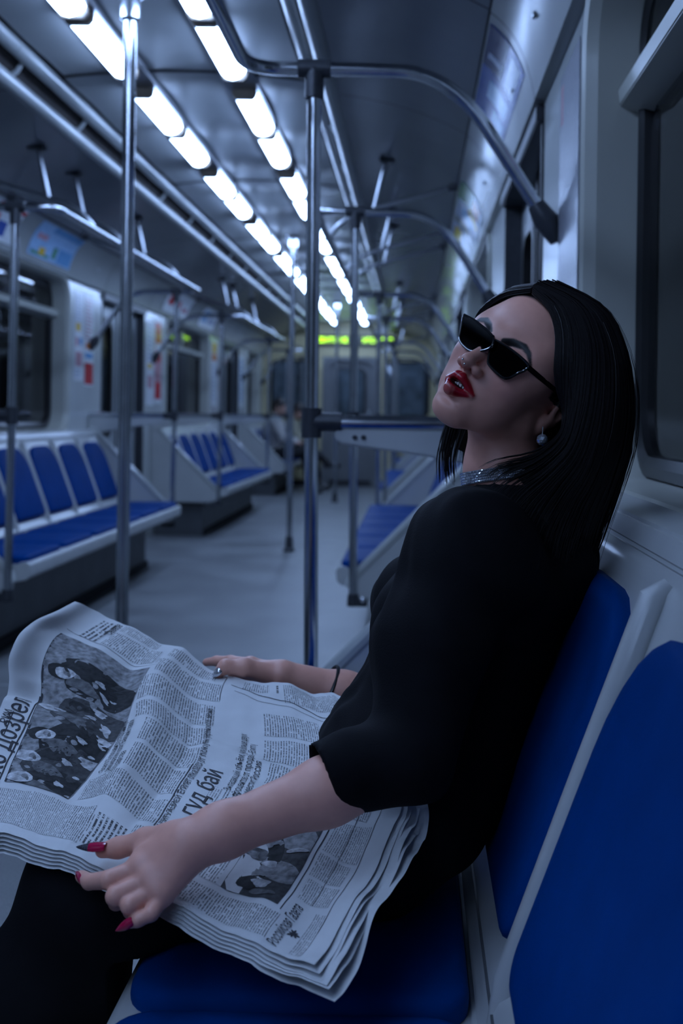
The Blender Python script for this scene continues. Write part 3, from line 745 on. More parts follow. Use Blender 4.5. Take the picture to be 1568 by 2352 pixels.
# ------------------------------------------------------------------ signed-distance modelling for bodies and cloth
class Field:
    def __init__(s, lo, hi, h):
        s.lo = np.array(lo, float); s.h = h
        s.n = np.ceil((np.array(hi) - s.lo)/h).astype(int) + 1
        s.D = np.full(s.n, 0.5, np.float32)
        s.ax = [(s.lo[i] + h*np.arange(s.n[i])).astype(np.float32) for i in range(3)]
    def _win(s, lo, hi, m):
        a = np.clip(np.floor((np.minimum(lo, hi) - m - s.lo)/s.h).astype(int), 0, s.n)
        b = np.clip(np.ceil((np.maximum(lo, hi) + m - s.lo)/s.h).astype(int) + 1, 0, s.n)
        if np.any(b <= a): return None
        sl = tuple(slice(a[i], b[i]) for i in range(3))
        X = s.ax[0][sl[0]][:, None, None]; Y = s.ax[1][sl[1]][None, :, None]; Z = s.ax[2][sl[2]][None, None, :]
        return sl, X, Y, Z
    def _put(s, sl, d, k, mode):
        a = s.D[sl]
        if mode == 'sub': d = -d; a2 = -a; d2 = -d
        if mode == 'u':
            if k > 0:
                hh = np.maximum(k - np.abs(a-d), 0)/k; r = np.minimum(a, d) - hh*hh*k*0.25
            else: r = np.minimum(a, d)
        else:   # max(a, d)
            if k > 0:
                hh = np.maximum(k - np.abs(a-d), 0)/k; r = np.maximum(a, d) + hh*hh*k*0.25
            else: r = np.maximum(a, d)
        s.D[sl] = r
    def cone(s, a, b, ra, rb=None, k=0.01, mode='u'):
        rb = ra if rb is None else rb
        a = np.array(a, float); b = np.array(b, float); R = max(ra, rb)
        w = s._win(np.minimum(a, b) - R, np.maximum(a, b) + R, k + 4*s.h + 0.012)
        if w is None: return s
        sl, X, Y, Z = w
        ba = b - a; L = max(float(ba @ ba), 1e-12)
        t = np.clip(((X-a[0])*ba[0] + (Y-a[1])*ba[1] + (Z-a[2])*ba[2])/L, 0, 1)
        d = np.sqrt((X-a[0]-ba[0]*t)**2 + (Y-a[1]-ba[1]*t)**2 + (Z-a[2]-ba[2]*t)**2) - (ra + (rb-ra)*t)
        s._put(sl, d, k, mode); return s
    def chain(s, pts, rs, k=0.01, mode='u'):
        for i in range(len(pts)-1): s.cone(pts[i], pts[i+1], rs[i], rs[i+1], k, mode)
        return s
    def ell(s, c, r, R=None, k=0.01, mode='u'):
        c = np.array(c, float); r = np.array(r, float); m = r.max()
        e = r if R is None else np.array([m]*3)
        w = s._win(c - e, c + e, k + 4*s.h + 0.012)
        if w is None: return s
        sl, X, Y, Z = w
        x, y, z = X-c[0], Y-c[1], Z-c[2]
        if R is not None:
            R = np.array(R, float)   # columns = local axes
            x, y, z = (R[0,0]*x + R[1,0]*y + R[2,0]*z, R[0,1]*x + R[1,1]*y + R[2,1]*z, R[0,2]*x + R[1,2]*y + R[2,2]*z)
        k0 = np.sqrt((x/r[0])**2 + (y/r[1])**2 + (z/r[2])**2)
        k1 = np.sqrt((x/r[0]**2)**2 + (y/r[1]**2)**2 + (z/r[2]**2)**2) + 1e-9
        d = k0*(k0-1)/k1
        s._put(sl, d, k, mode); return s
    def plane(s, p, n, k=0.0):
        """keep the side the normal points away from"""
        p = np.array(p, float); n = np.array(n, float); n /= np.linalg.norm(n)
        X = s.ax[0][:, None, None]; Y = s.ax[1][None, :, None]; Z = s.ax[2][None, None, :]
        d = (X-p[0])*n[0] + (Y-p[1])*n[1] + (Z-p[2])*n[2]
        s._put((slice(None),)*3, d.astype(np.float32), k, 'max'); return s
    def disp(s, fn):
        X = s.ax[0][:, None, None]; Y = s.ax[1][None, :, None]; Z = s.ax[2][None, None, :]
        s.D += np.asarray(fn(X, Y, Z), np.float32); return s
    def mesh(s):
        D = s.D
        S = D < 0
        nx, ny, nz = D.shape
        cnt = np.zeros((nx-1, ny-1, nz-1), np.int8)
        for i in (0, 1):
            for j in (0, 1):
                for k in (0, 1): cnt += S[i:nx-1+i, j:ny-1+j, k:nz-1+k]
        act = (cnt > 0) & (cnt < 8)
        I = np.argwhere(act)
        idx = np.full(act.shape, -1, np.int32); idx[act] = np.arange(len(I))
        corners = np.array([(i, j, k) for i in (0, 1) for j in (0, 1) for k in (0, 1)])
        V = np.stack([D[I[:,0]+c[0], I[:,1]+c[1], I[:,2]+c[2]] for c in corners], 1).astype(np.float64)
        acc = np.zeros((len(I), 3)); num = np.zeros(len(I))
        for p in range(8):
            for ax in range(3):
                if corners[p][ax] == 0:
                    c2 = corners[p].copy(); c2[ax] = 1
                    q = c2[0]*4 + c2[1]*2 + c2[2]
                    m = (V[:, p] < 0) != (V[:, q] < 0)
                    t = np.where(m, V[:, p]/np.where(m, V[:, p]-V[:, q], 1), 0)
                    pos = corners[p][None, :] + t[:, None]*(c2 - corners[p])[None, :]
                    acc += pos*m[:, None]; num += m
        P_ = (I + acc/num[:, None])*s.h + s.lo
        F = []
        for ax in range(3):
            o = [(1, 2), (2, 0), (0, 1)][ax]
            sa = [slice(None)]*3; sb = [slice(None)]*3
            sa[ax] = slice(0, -1); sb[ax] = slice(1, None)
            A, B_ = S[tuple(sa)], S[tuple(sb)]
            E_ = np.argwhere(A != B_)
            good = np.ones(len(E_), bool)
            for d in o: good &= (E_[:, d] >= 1) & (E_[:, d] < [nx, ny, nz][d]-1)
            E_ = E_[good]
            inside = A[E_[:,0], E_[:,1], E_[:,2]]
            q = []
            for (da, db) in ((-1, -1), (0, -1), (0, 0), (-1, 0)):
                e = E_.copy(); e[:, o[0]] += da; e[:, o[1]] += db
                q.append(idx[e[:,0], e[:,1], e[:,2]])
            q = np.stack(q, 1)
            q[~inside] = q[~inside][:, ::-1]
            F.append(q)
        F = np.concatenate(F)
        return P_, F[(F >= 0).all(1)]

def mesh_obj(name, parts, mats, parent=None, attr=None):
    """parts: list of (verts, quads); joined into one mesh; attr: list of per-vertex colours"""
    V = np.concatenate([p[0] for p in parts]); off = 0; Fs = []
    for v, f in parts: Fs.append(f + off); off += len(v)
    F = np.concatenate(Fs)
    me = bpy.data.meshes.new(name)
    me.vertices.add(len(V)); me.vertices.foreach_set('co', V.astype(np.float32).ravel())
    me.loops.add(F.size); me.loops.foreach_set('vertex_index', F.astype(np.int32).ravel())
    me.polygons.add(len(F)); me.polygons.foreach_set('loop_start', np.arange(0, F.size, 4, dtype=np.int32))
    me.update(calc_edges=True); me.validate()
    me.polygons.foreach_set('use_smooth', np.ones(len(me.polygons), bool))
    if attr is not None:
        a = me.color_attributes.new('tint', 'FLOAT_COLOR', 'POINT')
        C = np.concatenate(attr); C = np.concatenate([C, np.ones((len(C), 1))], 1)
        a.data.foreach_set('color', C.astype(np.float32).ravel())
    for m in (mats if isinstance(mats, (list, tuple)) else [mats]): me.materials.append(m)
    o = bpy.data.objects.new(name, me); COL.objects.link(o)
    if parent: o.parent = parent
    return o
def crom(pts, n):
    """Catmull-Rom through the points, n samples"""
    p = np.array(pts, float); m = len(p)
    p = np.concatenate([2*p[:1]-p[1:2], p, 2*p[-1:]-p[-2:-1]])
    u = np.linspace(0, m-1-1e-9, n); i = u.astype(int); t = (u-i)[:, None]
    a, b_, c, d = p[i], p[i+1], p[i+2], p[i+3]
    return 0.5*((2*b_) + (-a+c)*t + (2*a-5*b_+4*c-d)*t*t + (-a+3*b_-3*c+d)*t**3)
# ------------------------------------------------------------------ the woman
def skin_mat():
    m, nt, b = newmat('skin')
    a = nt.nodes.new('ShaderNodeAttribute'); a.attribute_name = 'tint'
    tc = nt.nodes.new('ShaderNodeTexCoord'); n = nt.nodes.new('ShaderNodeTexNoise'); n.inputs['Scale'].default_value = 90; n.inputs['Detail'].default_value = 5
    r = nt.nodes.new('ShaderNodeValToRGB'); r.color_ramp.elements[0].color = (0.90, 0.86, 0.86, 1); r.color_ramp.elements[1].color = (1.06, 1.04, 1.03, 1)
    mx = nt.nodes.new('ShaderNodeMix'); mx.data_type = 'RGBA'; mx.blend_type = 'MULTIPLY'; mx.inputs['Factor'].default_value = 1
    nt.links.new(tc.outputs['Object'], n.inputs['Vector']); nt.links.new(n.outputs['Fac'], r.inputs['Fac'])
    nt.links.new(a.outputs['Color'], mx.inputs[6]); nt.links.new(r.outputs['Color'], mx.inputs[7]); nt.links.new(mx.outputs[2], b.inputs['Base Color'])
    b.inputs['Roughness'].default_value = 0.42; b.inputs['Specular IOR Level'].default_value = 0.4
    b.inputs['Subsurface Weight'].default_value = 0.03; b.inputs['Subsurface Radius'].default_value = (0.9, 0.35, 0.2); b.inputs['Subsurface Scale'].default_value = 0.008
    sep = nt.nodes.new('ShaderNodeSeparateColor'); nt.links.new(a.outputs['Color'], sep.inputs[0])
    # lips and polish (low green) are glossier than skin
    mr = nt.nodes.new('ShaderNodeMapRange'); mr.inputs['From Min'].default_value = 0.15; mr.inputs['From Max'].default_value = 0.32; mr.inputs['To Min'].default_value = 0.44; mr.inputs['To Max'].default_value = 0.26
    df = nt.nodes.new('ShaderNodeMath'); df.operation = 'MULTIPLY_ADD'; df.inputs[1].default_value = -1.6
    nt.links.new(sep.outputs[1], df.inputs[0]); nt.links.new(sep.outputs[0], df.inputs[2]); nt.links.new(df.outputs[0], mr.inputs['Value']); nt.links.new(mr.outputs[0], b.inputs['Roughness'])
    return m
M['skin'] = skin_mat()
SKIN = np.array((0.74, 0.375, 0.285)); LIP = np.array((0.40, 0.006, 0.020)); BROW = np.array((0.008, 0.006, 0.006)); HAIRC = np.array((0.006, 0.005, 0.006))
M['cloth'] = mat('black_crepe', (0.0048, 0.0048, 0.0062), 0.8, spec=0.12, var=0.15, vscale=40, bump=0.25, bscale=500)
M['skirt'] = mat('black_skirt_cloth', (0.0045, 0.0045, 0.006), 0.85, spec=0.15, var=0.15, vscale=40, bump=0.2, bscale=500)
def hair_mat(name, col, rough):
    m, nt, b = newmat(name)
    b.inputs['Base Color'].default_value = (*col, 1); b.inputs['Roughness'].default_value = rough; b.inputs['Specular IOR Level'].default_value = 0.2
    tc = nt.nodes.new('ShaderNodeTexCoord'); n = nt.nodes.new('ShaderNodeTexNoise'); n.inputs['Scale'].default_value = 300
    bp = nt.nodes.new('ShaderNodeBump'); bp.inputs['Strength'].default_value = 0.2; bp.inputs['Distance'].default_value = 0.001
    nt.links.new(tc.outputs['Object'], n.inputs['Vector']); nt.links.new(n.outputs['Fac'], bp.inputs['Height']); nt.links.new(bp.outputs[0], b.inputs['Normal'])
    return m
M['hair'] = hair_mat('black_hair', (0.009, 0.007, 0.0075), 0.38)
M['polish'] = mat('red_nail_polish', (0.42, 0.006, 0.055), 0.12, coat=0.6, var=0.03)
M['polishdark'] = mat('marbled_nail_tip', (0.06, 0.06, 0.07), 0.2, var=0.9, vscale=900)
M['silver'] = mat('silver_nail', (0.7, 0.7, 0.74), 0.15, metal=0.9, var=0.03)

woman = empty('person', (0.90, 1.44, 0.42))
tag(woman, 'woman in black blouse and sunglasses leaning back with an open newspaper', 'person')
def par(o):   # keep world position under the woman
    o.parent = woman; o.matrix_parent_inverse = woman.matrix_basis.inverted(); return o
woman.matrix_basis = Matrix.Translation((0.90, 1.44, 0.42))

HR = np.array([[0.630022, -0.461600, 0.624498], [-0.591008, -0.806666, -0.000014], [-0.503768, 0.369074, 0.781027]])
HO = np.array([1.0550, 1.4700, 1.0796]); HS = 0.961
def hw(p): return (np.atleast_2d(np.array(p, float))*HS) @ HR.T + HO
def hl(p): return ((np.atleast_2d(np.array(p, float)) - HO) @ HR)/HS
def pw(px, py, Y): return np.array(P(px, py, Y))

# ---- head (built in its own frame: x her left, y forward, z up)
NECK = hl(pw(1150, 1080, 1.475))[0]; NECK2 = hl((1.045, 1.468, 0.875))[0]
H = Field((-0.092, -0.125, -0.225), (0.115, 0.122, 0.125), 0.00145)
H.ell((0, -0.014, 0.030), (0.072, 0.094, 0.082), k=0)
H.ell((0, 0.016, 0.036), (0.062, 0.062, 0.058), k=0.03)
H.ell((0, 0.018, -0.020), (0.059, 0.066, 0.072), k=0.03)
for s in (-1, 1):
    H.ell((s*0.039, 0.051, -0.026), (0.022, 0.024, 0.020), k=0.03)
    H.cone((s*0.050, -0.004, -0.058), (s*0.016, 0.062, -0.101), 0.015, 0.013, k=0.030)
    H.ell((s*0.033, 0.044, -0.062), (0.020, 0.024, 0.026), k=0.028)
H.ell((0, 0.0705, -0.1005), (0.0165, 0.016, 0.0145), k=0.022)
H.ell((0, 0.066, -0.068), (0.026, 0.0225, 0.028), k=0.025)
for s in (-1, 1):
    H.ell((s*0.032, 0.099, -0.001), (0.017, 0.014, 0.0115), k=0.018, mode='sub' if False else 'x') if False else None
    H.cone((s*0.012, 0.0785, 0.016), (s*0.044, 0.066, 0.017), 0.007, 0.006, k=0.016); H.ell((s*0.052, 0.040, 0.014), (0.014, 0.022, 0.022), k=0.03)
# sockets, lids
def carve(F, c, r, k):
    c = np.array(c, float); r = np.array(r, float)
    w = F._win(c - r, c + r, k + 4*F.h + 0.012)
    sl, X, Y, Z = w
    x, y, z = X-c[0], Y-c[1], Z-c[2]
    k0 = np.sqrt((x/r[0])**2 + (y/r[1])**2 + (z/r[2])**2); k1 = np.sqrt((x/r[0]**2)**2 + (y/r[1]**2)**2 + (z/r[2]**2)**2) + 1e-9
    F._put(sl, -(k0*(k0-1)/k1), k, 'max')
for s in (-1, 1):
    carve(H, (s*0.031, 0.100, -0.001), (0.017, 0.018, 0.011), 0.016)
    H.ell((s*0.031, 0.0765, -0.001), (0.0135, 0.0125, 0.0115), k=0.006)
# nose
H.cone((0, 0.079, 0.010), (0, 0.1040, -0.034), 0.0064, 0.0076, k=0.016)
H.ell((0, 0.1072, -0.0395), (0.0088, 0.0082, 0.0076), k=0.007)
for s in (-1, 1): H.ell((s*0.0140, 0.0940, -0.0428), (0.0068, 0.0092, 0.0068), k=0.006)
H.cone((0, 0.1045, -0.0450), (0, 0.0915, -0.0500), 0.0038, 0.0042, k=0.005)
for s in (-1, 1): carve(H, (s*0.0066, 0.0990, -0.0490), (0.0030, 0.0055, 0.0030), 0.003)
# mouth
carve(H, (0, 0.0965, -0.0915), (0.015, 0.009, 0.0040), 0.012)
LIPS = []
for s in (-1, 1):
    LIPS += [((s*0.0040, 0.0960, -0.0612), (s*0.0240, 0.0825, -0.0696), 0.0070, 0.0028), ((0, 0.0960, -0.0795), (s*0.0220, 0.0825, -0.0715), 0.0088, 0.0032)]
for a, c, r0, r1 in LIPS: H.cone(a, c, r0, r1, k=0.0045)
carve(H, (0, 0.1000, -0.0698), (0.0150, 0.0175, 0.0042), 0.003)
# ears
for s in (-1, 1):
    H.ell((s*0.0725, -0.030, -0.008), (0.0060, 0.016, 0.026), k=0.004)
    carve(H, (s*0.0790, -0.027, -0.008), (0.005, 0.009, 0.015), 0.004)
    H.ell((s*0.0700, -0.021, -0.036), (0.0055, 0.0075, 0.0100), k=0.006)
# neck
H.cone((0, -0.030, -0.045), NECK, 0.050, 0.047, k=0.030)
H.cone(NECK, NECK2, 0.047, 0.058, k=0.02)
hv, hf = H.mesh()
del H
def sstep(a, b_, x): t = np.clip((x-a)/(b_-a), 0, 1); return t*t*(3-2*t)
def dcone(p, a, c, r0, r1):
    a = np.array(a); c = np.array(c); ba = c-a; t = np.clip(((p-a) @ ba)/(ba @ ba), 0, 1)
    return np.linalg.norm(p - a - t[:, None]*ba, axis=1) - (r0 + (r1-r0)*t)
hc = np.tile(SKIN, (len(hv), 1))
# blush and warm nose wings
for c, r, col, w in (((0.04, 0.07, -0.03), 0.03, (0.66, 0.28, 0.23), .5), ((-0.04, 0.07, -0.03), 0.03, (0.66, 0.28, 0.23), .5), ((0, 0.1, -0.045), 0.016, (0.55, 0.25, 0.2), .6)):
    m = np.exp(-(np.linalg.norm(hv-np.array(c), axis=1)/r)**2)*w; hc = hc*(1-m[:, None]) + np.array(col)*m[:, None]
dl = np.min([dcone(hv, *l) for l in LIPS], axis=0)
m = sstep(0.0020, 0.0006, dl)*(hv[:, 1] > 0.074); hc = hc*(1-m[:, None]) + LIP*m[:, None]
inn = ((np.abs(hv[:, 0]) < 0.015) & (np.abs(hv[:, 2] + 0.0698) < 0.0030) & (hv[:, 1] > 0.078) & (hv[:, 1] < 0.0915)); hc[inn] = (0.05, 0.004, 0.006)
for s in (-1, 1):
    pl = np.array([(s*0.0140, 0.0095), (s*0.023, 0.0155), (s*0.037, 0.0200), (s*0.047, 0.0165), (s*0.0570, 0.0060)]); wd = [0.0042, 0.0046, 0.0040, 0.0030, 0.0011]
    q = hv[:, (0, 2)]; best = np.full(len(hv), 9.)
    for i in range(4):
        ba = pl[i+1]-pl[i]; t = np.clip(((q-pl[i]) @ ba)/(ba @ ba), 0, 1)
        best = np.minimum(best, np.linalg.norm(q-pl[i]-t[:, None]*ba, axis=1) - (wd[i]+(wd[i+1]-wd[i])*t))
    m = sstep(0.0016, -0.0006, best)*(hv[:, 1] > 0.04); hc = hc*(1-m[:, None]) + BROW*m[:, None]
hl_f = -0.096*(hv[:, 1] - 0.068) + 0.063*(hv[:, 2] - 0.078)
m = sstep(-0.0004, 0.0006, hl_f)*((hv[:, 2] > -0.008) | (hv[:, 1] < -0.05))*(hv[:, 2] > -0.055); hc = hc*(1-m[:, None]) + HAIRC*m[:, None]
# dim the ear canal side is left to light
head_part = (hw(hv), hf)

# ---- arms and hands
def J(*a): return pw(*a)
SH_L, EL_L, WR_L = J(1075, 1255, 1.305), J(932, 1748, 1.215), J(428, 1940, 1.128)
fl = Field(np.minimum(EL_L, WR_L) - (0.20, 0.09, 0.13), np.maximum(EL_L, WR_L) + (0.05, 0.07, 0.06), 0.0016)
mid = EL_L*0.62 + WR_L*0.38
fl.chain([EL_L, mid, WR_L*0.85+EL_L*0.15, WR_L], [0.034, 0.0325, 0.0245, 0.0225], k=0.02)
MC = dict(i=J(322, 1993, 1.117), m=J(342, 2020, 1.108), r=J(357, 2042, 1.103), p=J(373, 2058, 1.101))
for kf, r in (('i', 0.0125), ('m', 0.0120), ('r', 0.0115), ('p', 0.0105)): fl.cone(WR_L + (MC[kf]-MC['m'])*0.45, MC[kf], 0.0150, r, k=0.014)
fl.ell((MC['i']+WR_L)/2 + np.array((0, 0.004, -0.002)), (0.026, 0.012, 0.018), k=0.012)
fing = {'i': [MC['i'], J(250, 2021, 1.104), J(206, 2025, 1.126), J(187, 2013, 1.146)],
        'm': [MC['m'], J(265, 2058, 1.091), J(268, 2072, 1.122), J(300, 2062, 1.148)],
        'r': [MC['r'], J(298, 2079, 1.086), J(300, 2091, 1.116), J(332, 2080, 1.140)],
        'p': [MC['p'], J(347, 2098, 1.083), J(317, 2113, 1.080), J(301, 2119, 1.082)]}
for kf, rr in (('i', (0.0102, 0.0092, 0.0078, 0.0062)), ('m', (0.0100, 0.0092, 0.0078, 0.0062)), ('r', (0.0096, 0.0087, 0.0074, 0.0058)), ('p', (0.0090, 0.0075, 0.0066, 0.0054))):
    fl.chain(fing[kf], rr, k=0.0025); fl.ell(MC[kf] + np.array((0, -0.002, 0.004)), (0.0085, 0.0085, 0.0085), k=0.008)
TH = [J(395, 1925, 1.135), J(335, 1932, 1.150), J(272, 1947, 1.158), J(236, 1953, 1.160)]
fl.chain(TH, (0.0170, 0.0118, 0.0100, 0.0078), k=0.006)
fl.cone(TH[1], MC['i'], 0.0100, 0.0085, k=0.010)
lv, lf = fl.mesh(); del fl
SH_R, EL_R, WR_R = J(1090, 1255, 1.62), J(930, 1632, 1.70), J(648, 1553, 1.668)
fr = Field(np.minimum(EL_R, WR_R) - (0.14, 0.08, 0.07), np.maximum(EL_R, WR_R) + (0.05, 0.08, 0.08), 0.002)
fr.chain([EL_R, EL_R*0.5+WR_R*0.5, WR_R], [0.034, 0.030, 0.0225], k=0.02)
RM = dict(i=J(575, 1527, 1.672), m=J(583, 1540, 1.688), r=J(590, 1553, 1.70), p=J(600, 1565, 1.708))
for kf in RM: fr.cone(WR_R + (RM[kf]-RM['m'])*0.4, RM[kf], 0.0150, 0.0112, k=0.014)
fr.chain([RM['i'], J(530, 1519, 1.69), J(498, 1518, 1.705), J(474, 1521, 1.715)], (0.0105, 0.0088, 0.0075, 0.006), k=0.004)
fr.chain([RM['m'], J(540, 1543, 1.72), J(528, 1570, 1.725), J(535, 1590, 1.71)], (0.0105, 0.009, 0.0078, 0.006), k=0.004)
fr.chain([RM['r'], J(552, 1560, 1.735), J(540, 1588, 1.735), J(550, 1604, 1.72)], (0.0100, 0.0086, 0.0075, 0.006), k=0.004)
fr.chain([RM['p'], J(570, 1578, 1.740), J(560, 1600, 1.735), J(568, 1612, 1.72)], (0.0090, 0.0078, 0.0066, 0.0055), k=0.004)
THR = [J(612, 1547, 1.658), J(562, 1533, 1.645), J(517, 1531, 1.638), J(502, 1546, 1.634)]
fr.chain(THR, (0.0160, 0.0122, 0.0100, 0.0078), k=0.006)
fr.cone(THR[1], RM['i'], 0.010, 0.009, k=0.010)
rv, rf = fr.mesh(); del fr
# ---- trunk and legs under the clothes
LEAN = math.radians(20)
RL = np.array([[math.cos(LEAN), 0, math.sin(LEAN)], [0, 1, 0], [-math.sin(LEAN), 0, math.cos(LEAN)]])
T = Field((0.30, 1.10, 0.02), (1.22, 1.78, 0.96), 0.0065)
T.ell((0.91, 1.44, 0.545), (0.11, 0.165, 0.095), k=0)
T.ell((0.965, 1.45, 0.66), (0.085, 0.125, 0.12), RL, k=0.05)
T.ell((1.015, 1.46, 0.79), (0.085, 0.145, 0.12), RL, k=0.05)
T.cone(SH_L, SH_R, 0.042, 0.042, k=0.05); T.cone((1.045, 1.468, 0.86), hw(NECK)[0], 0.055, 0.042, k=0.03)
T.chain([SH_L, EL_L], [0.045, 0.034], k=0.02); T.chain([SH_R, EL_R], [0.045, 0.034], k=0.02)
KN = {-1: np.array((0.575, 1.250, 0.492)), 1: np.array((0.575, 1.430, 0.494))}
AN = {-1: np.array((0.33, 1.26, 0.085)), 1: np.array((0.35, 1.42, 0.085))}
for s in (-1, 1):
    T.chain([(0.88, 1.44+s*0.085, 0.505), KN[s], KN[s]*0.5+AN[s]*0.5, AN[s]], [0.072, 0.053, 0.047, 0.032], k=0.02)
    T.cone(AN[s], AN[s] + np.array((-0.10, 0, -0.045)), 0.03, 0.022, k=0.02)
tv, tf = T.mesh(); del T
body = mesh_obj('body', [head_part, (lv, lf), (rv, rf), (tv, tf)], M['skin'], None, [hc] + [np.tile(SKIN, (len(v), 1)) for v in (lv, rv, tv)])
par(body); body['label'] = 'pale skin of face, arms and hands'

# ---- blouse
CUF = J(738, 1780, 1.185)
B = Field((0.68, 1.10, 0.44), (1.24, 1.80, 0.955), 0.0036)
B.ell((0.925, 1.44, 0.575), (0.125, 0.175, 0.10), RL, k=0)
B.ell((0.968, 1.45, 0.67), (0.108, 0.150, 0.13), RL, k=0.05)
B.ell((1.020, 1.46, 0.79), (0.105, 0.165, 0.125), RL, k=0.05)
B.ell((0.928, 1.385, 0.765), (0.058, 0.062, 0.066), k=0.04); B.ell((0.924, 1.535, 0.765), (0.060, 0.062, 0.066), k=0.04)
B.ell(SH_L + np.array((0.012, 0.0, -0.016)), (0.070, 0.062, 0.068), k=0.05); B.ell(SH_R + np.array((0.0, 0, -0.01)), (0.066, 0.062, 0.066), k=0.05)
B.cone(SH_L - (0, 0, .01), SH_R - (0, 0, .01), 0.052, 0.052, k=0.05)
B.cone((1.05, 1.468, 0.83), (1.040, 1.470, 0.893), 0.085, 0.060, k=0.05); B.ell((1.112, 1.46, 0.835), (0.042, 0.09, 0.06), k=0.04)
am = SH_L*0.5 + EL_L*0.5 + np.array((-0.008, 0.006, 0.004))
B.chain([SH_L, am, EL_L + np.array((0.006, 0, 0.004))], [0.064, 0.060, 0.047], k=0.03)
fdir = (WR_L - EL_L)/np.linalg.norm(WR_L - EL_L)
B.cone(EL_L + np.array((0, 0, .003)), CUF + fdir*0.03, 0.045, 0.0395, k=0.02)
B.chain([SH_R, SH_R*0.5+EL_R*0.5, EL_R], [0.060, 0.055, 0.05], k=0.03)
fdr = (WR_R - EL_R)/np.linalg.norm(WR_R - EL_R)
B.cone(EL_R, EL_R + fdr*0.06, 0.048, 0.042, k=0.02)
# folds
def folds(X, Y, Z):
    a = np.sin(60*X + 38*Z + 6*np.sin(22*Y)) * np.sin(31*Z - 26*Y + 2.0)
    c = np.sin(95*X - 45*Y + 70*Z)
    return 0.0022*a + 0.0009*c
B.disp(folds)
# clean cuffs and neckline (hollow ends)
def halfcut(F, p, n, ctr, rad):
    """cut by a plane, only inside a ball"""
    p = np.array(p); n = np.array(n)/np.linalg.norm(n)
    w = F._win(np.array(ctr)-rad, np.array(ctr)+rad, 0.0); sl, X, Y, Z = w
    d = (X-p[0])*n[0] + (Y-p[1])*n[1] + (Z-p[2])*n[2]
    bl = np.sqrt((X-ctr[0])**2 + (Y-ctr[1])**2 + (Z-ctr[2])**2) - rad
    F.D[sl] = np.maximum(F.D[sl], np.minimum(d, -bl))
cn = fdir + np.array((0.0, 0.0, -0.05)); halfcut(B, CUF, cn, CUF + fdir*0.06, 0.088)
halfcut(B, EL_R + fdr*0.055, fdr, EL_R + fdr*0.10, 0.07)
carve(B, (9, 9, 9), (0.01, 0.01, 0.01), 0) if False else None
nk = hw(NECK)[0]; nk2 = hw(NECK2)[0]
def carve_cone(F, a, c, r0, r1):
    a = np.array(a, float); c = np.array(c, float); w = F._win(np.minimum(a, c)-r0, np.maximum(a, c)+r0, 0.01); sl, X, Y, Z = w
    ba = c-a; t = np.clip(((X-a[0])*ba[0]+(Y-a[1])*ba[1]+(Z-a[2])*ba[2])/(ba @ ba), 0, 1)
    d = np.sqrt((X-a[0]-ba[0]*t)**2+(Y-a[1]-ba[1]*t)**2+(Z-a[2]-ba[2]*t)**2) - (r0+(r1-r0)*t)
    F.D[sl] = np.maximum(F.D[sl], -d)
carve_cone(B, nk + (nk-nk2)*0.3, nk*0.5+nk2*0.5, 0.054, 0.050)
carve_cone(B, WR_L, CUF - fdir*0.004, 0.024, 0.0312)
carve_cone(B, WR_R, EL_R + fdr*0.03, 0.026, 0.037)
bv, bf = B.mesh(); del B
blouse = par(mesh_obj('blouse', [(bv, bf)], M['cloth'])); blouse['label'] = 'black blouse with three-quarter sleeves'
# cuff bands
g = MB()
def band(c, ax, r, w, n=40, sc=(1, 1)):
    ax = Vector(ax).normalized(); u = ax.orthogonal().normalized(); v = ax.cross(u)
    rings = []
    for (rr, o) in ((r, -w), (r+0.0014, -w), (r+0.0014, 0), (r, 0)):
        rings.append([tuple(Vector(c) + ax*o + u*math.cos(2*math.pi*i/n)*rr + v*math.sin(2*math.pi*i/n)*rr) for i in range(n)])
    for i in range(4): g.ring(rings[i], rings[(i+1) % 4])
# ---- skirt
K = Field((0.34, 1.09, 0.29), (1.07, 1.66, 0.68), 0.0045)
K.ell((0.915, 1.44, 0.548), (0.118, 0.182, 0.112), k=0)
for s in (-1, 1):
    K.chain([(0.87, 1.44+s*0.095, 0.510), KN[s]*0.5+np.array((0.87, 1.44+s*0.095, 0.51))*0.5, KN[s]], [0.088, 0.078, 0.066], k=0.03)
    K.chain([KN[s], (0.48, KN[s][1], 0.29)], [0.066, 0.082], k=0.03); K.cone((0.60, KN[s][1], 0.435), (0.545, KN[s][1], 0.31), 0.058, 0.060, k=0.03)
K.cone(KN[-1], KN[1], 0.062, 0.062, k=0.05); K.cone((0.50, 1.25, 0.36), (0.50, 1.43, 0.36), 0.066, 0.066, k=0.05)
K.cone((0.75, 1.36, 0.495), (0.75, 1.53, 0.495), 0.062, 0.062, k=0.05)
K.plane((0.5, 1.3, 0.365), (-0.15, 0, -1))
K.disp(lambda X, Y, Z: 0.0018*np.sin(55*X+30*Y)*np.sin(40*Z-20*Y) + 0.0035*np.sin(70*Y+6*np.sin(9*Z))*np.clip((0.50-Z)/0.15, 0, 1) + 0*X)
# flatten onto the cushion
X = K.ax[0][:, None, None]; Z = K.ax[2][None, None, :]
Yk = K.ax[1][None, :, None]
K.D = np.maximum(K.D, np.where(X > 0.606, 0.4385 - Z, -0.5) + 0*Yk).astype(np.float32)
kv, kf = K.mesh(); del K
skirt = par(mesh_obj('skirt', [(kv, kf)], M['skirt'])); skirt['label'] = 'black skirt reaching below the knee'
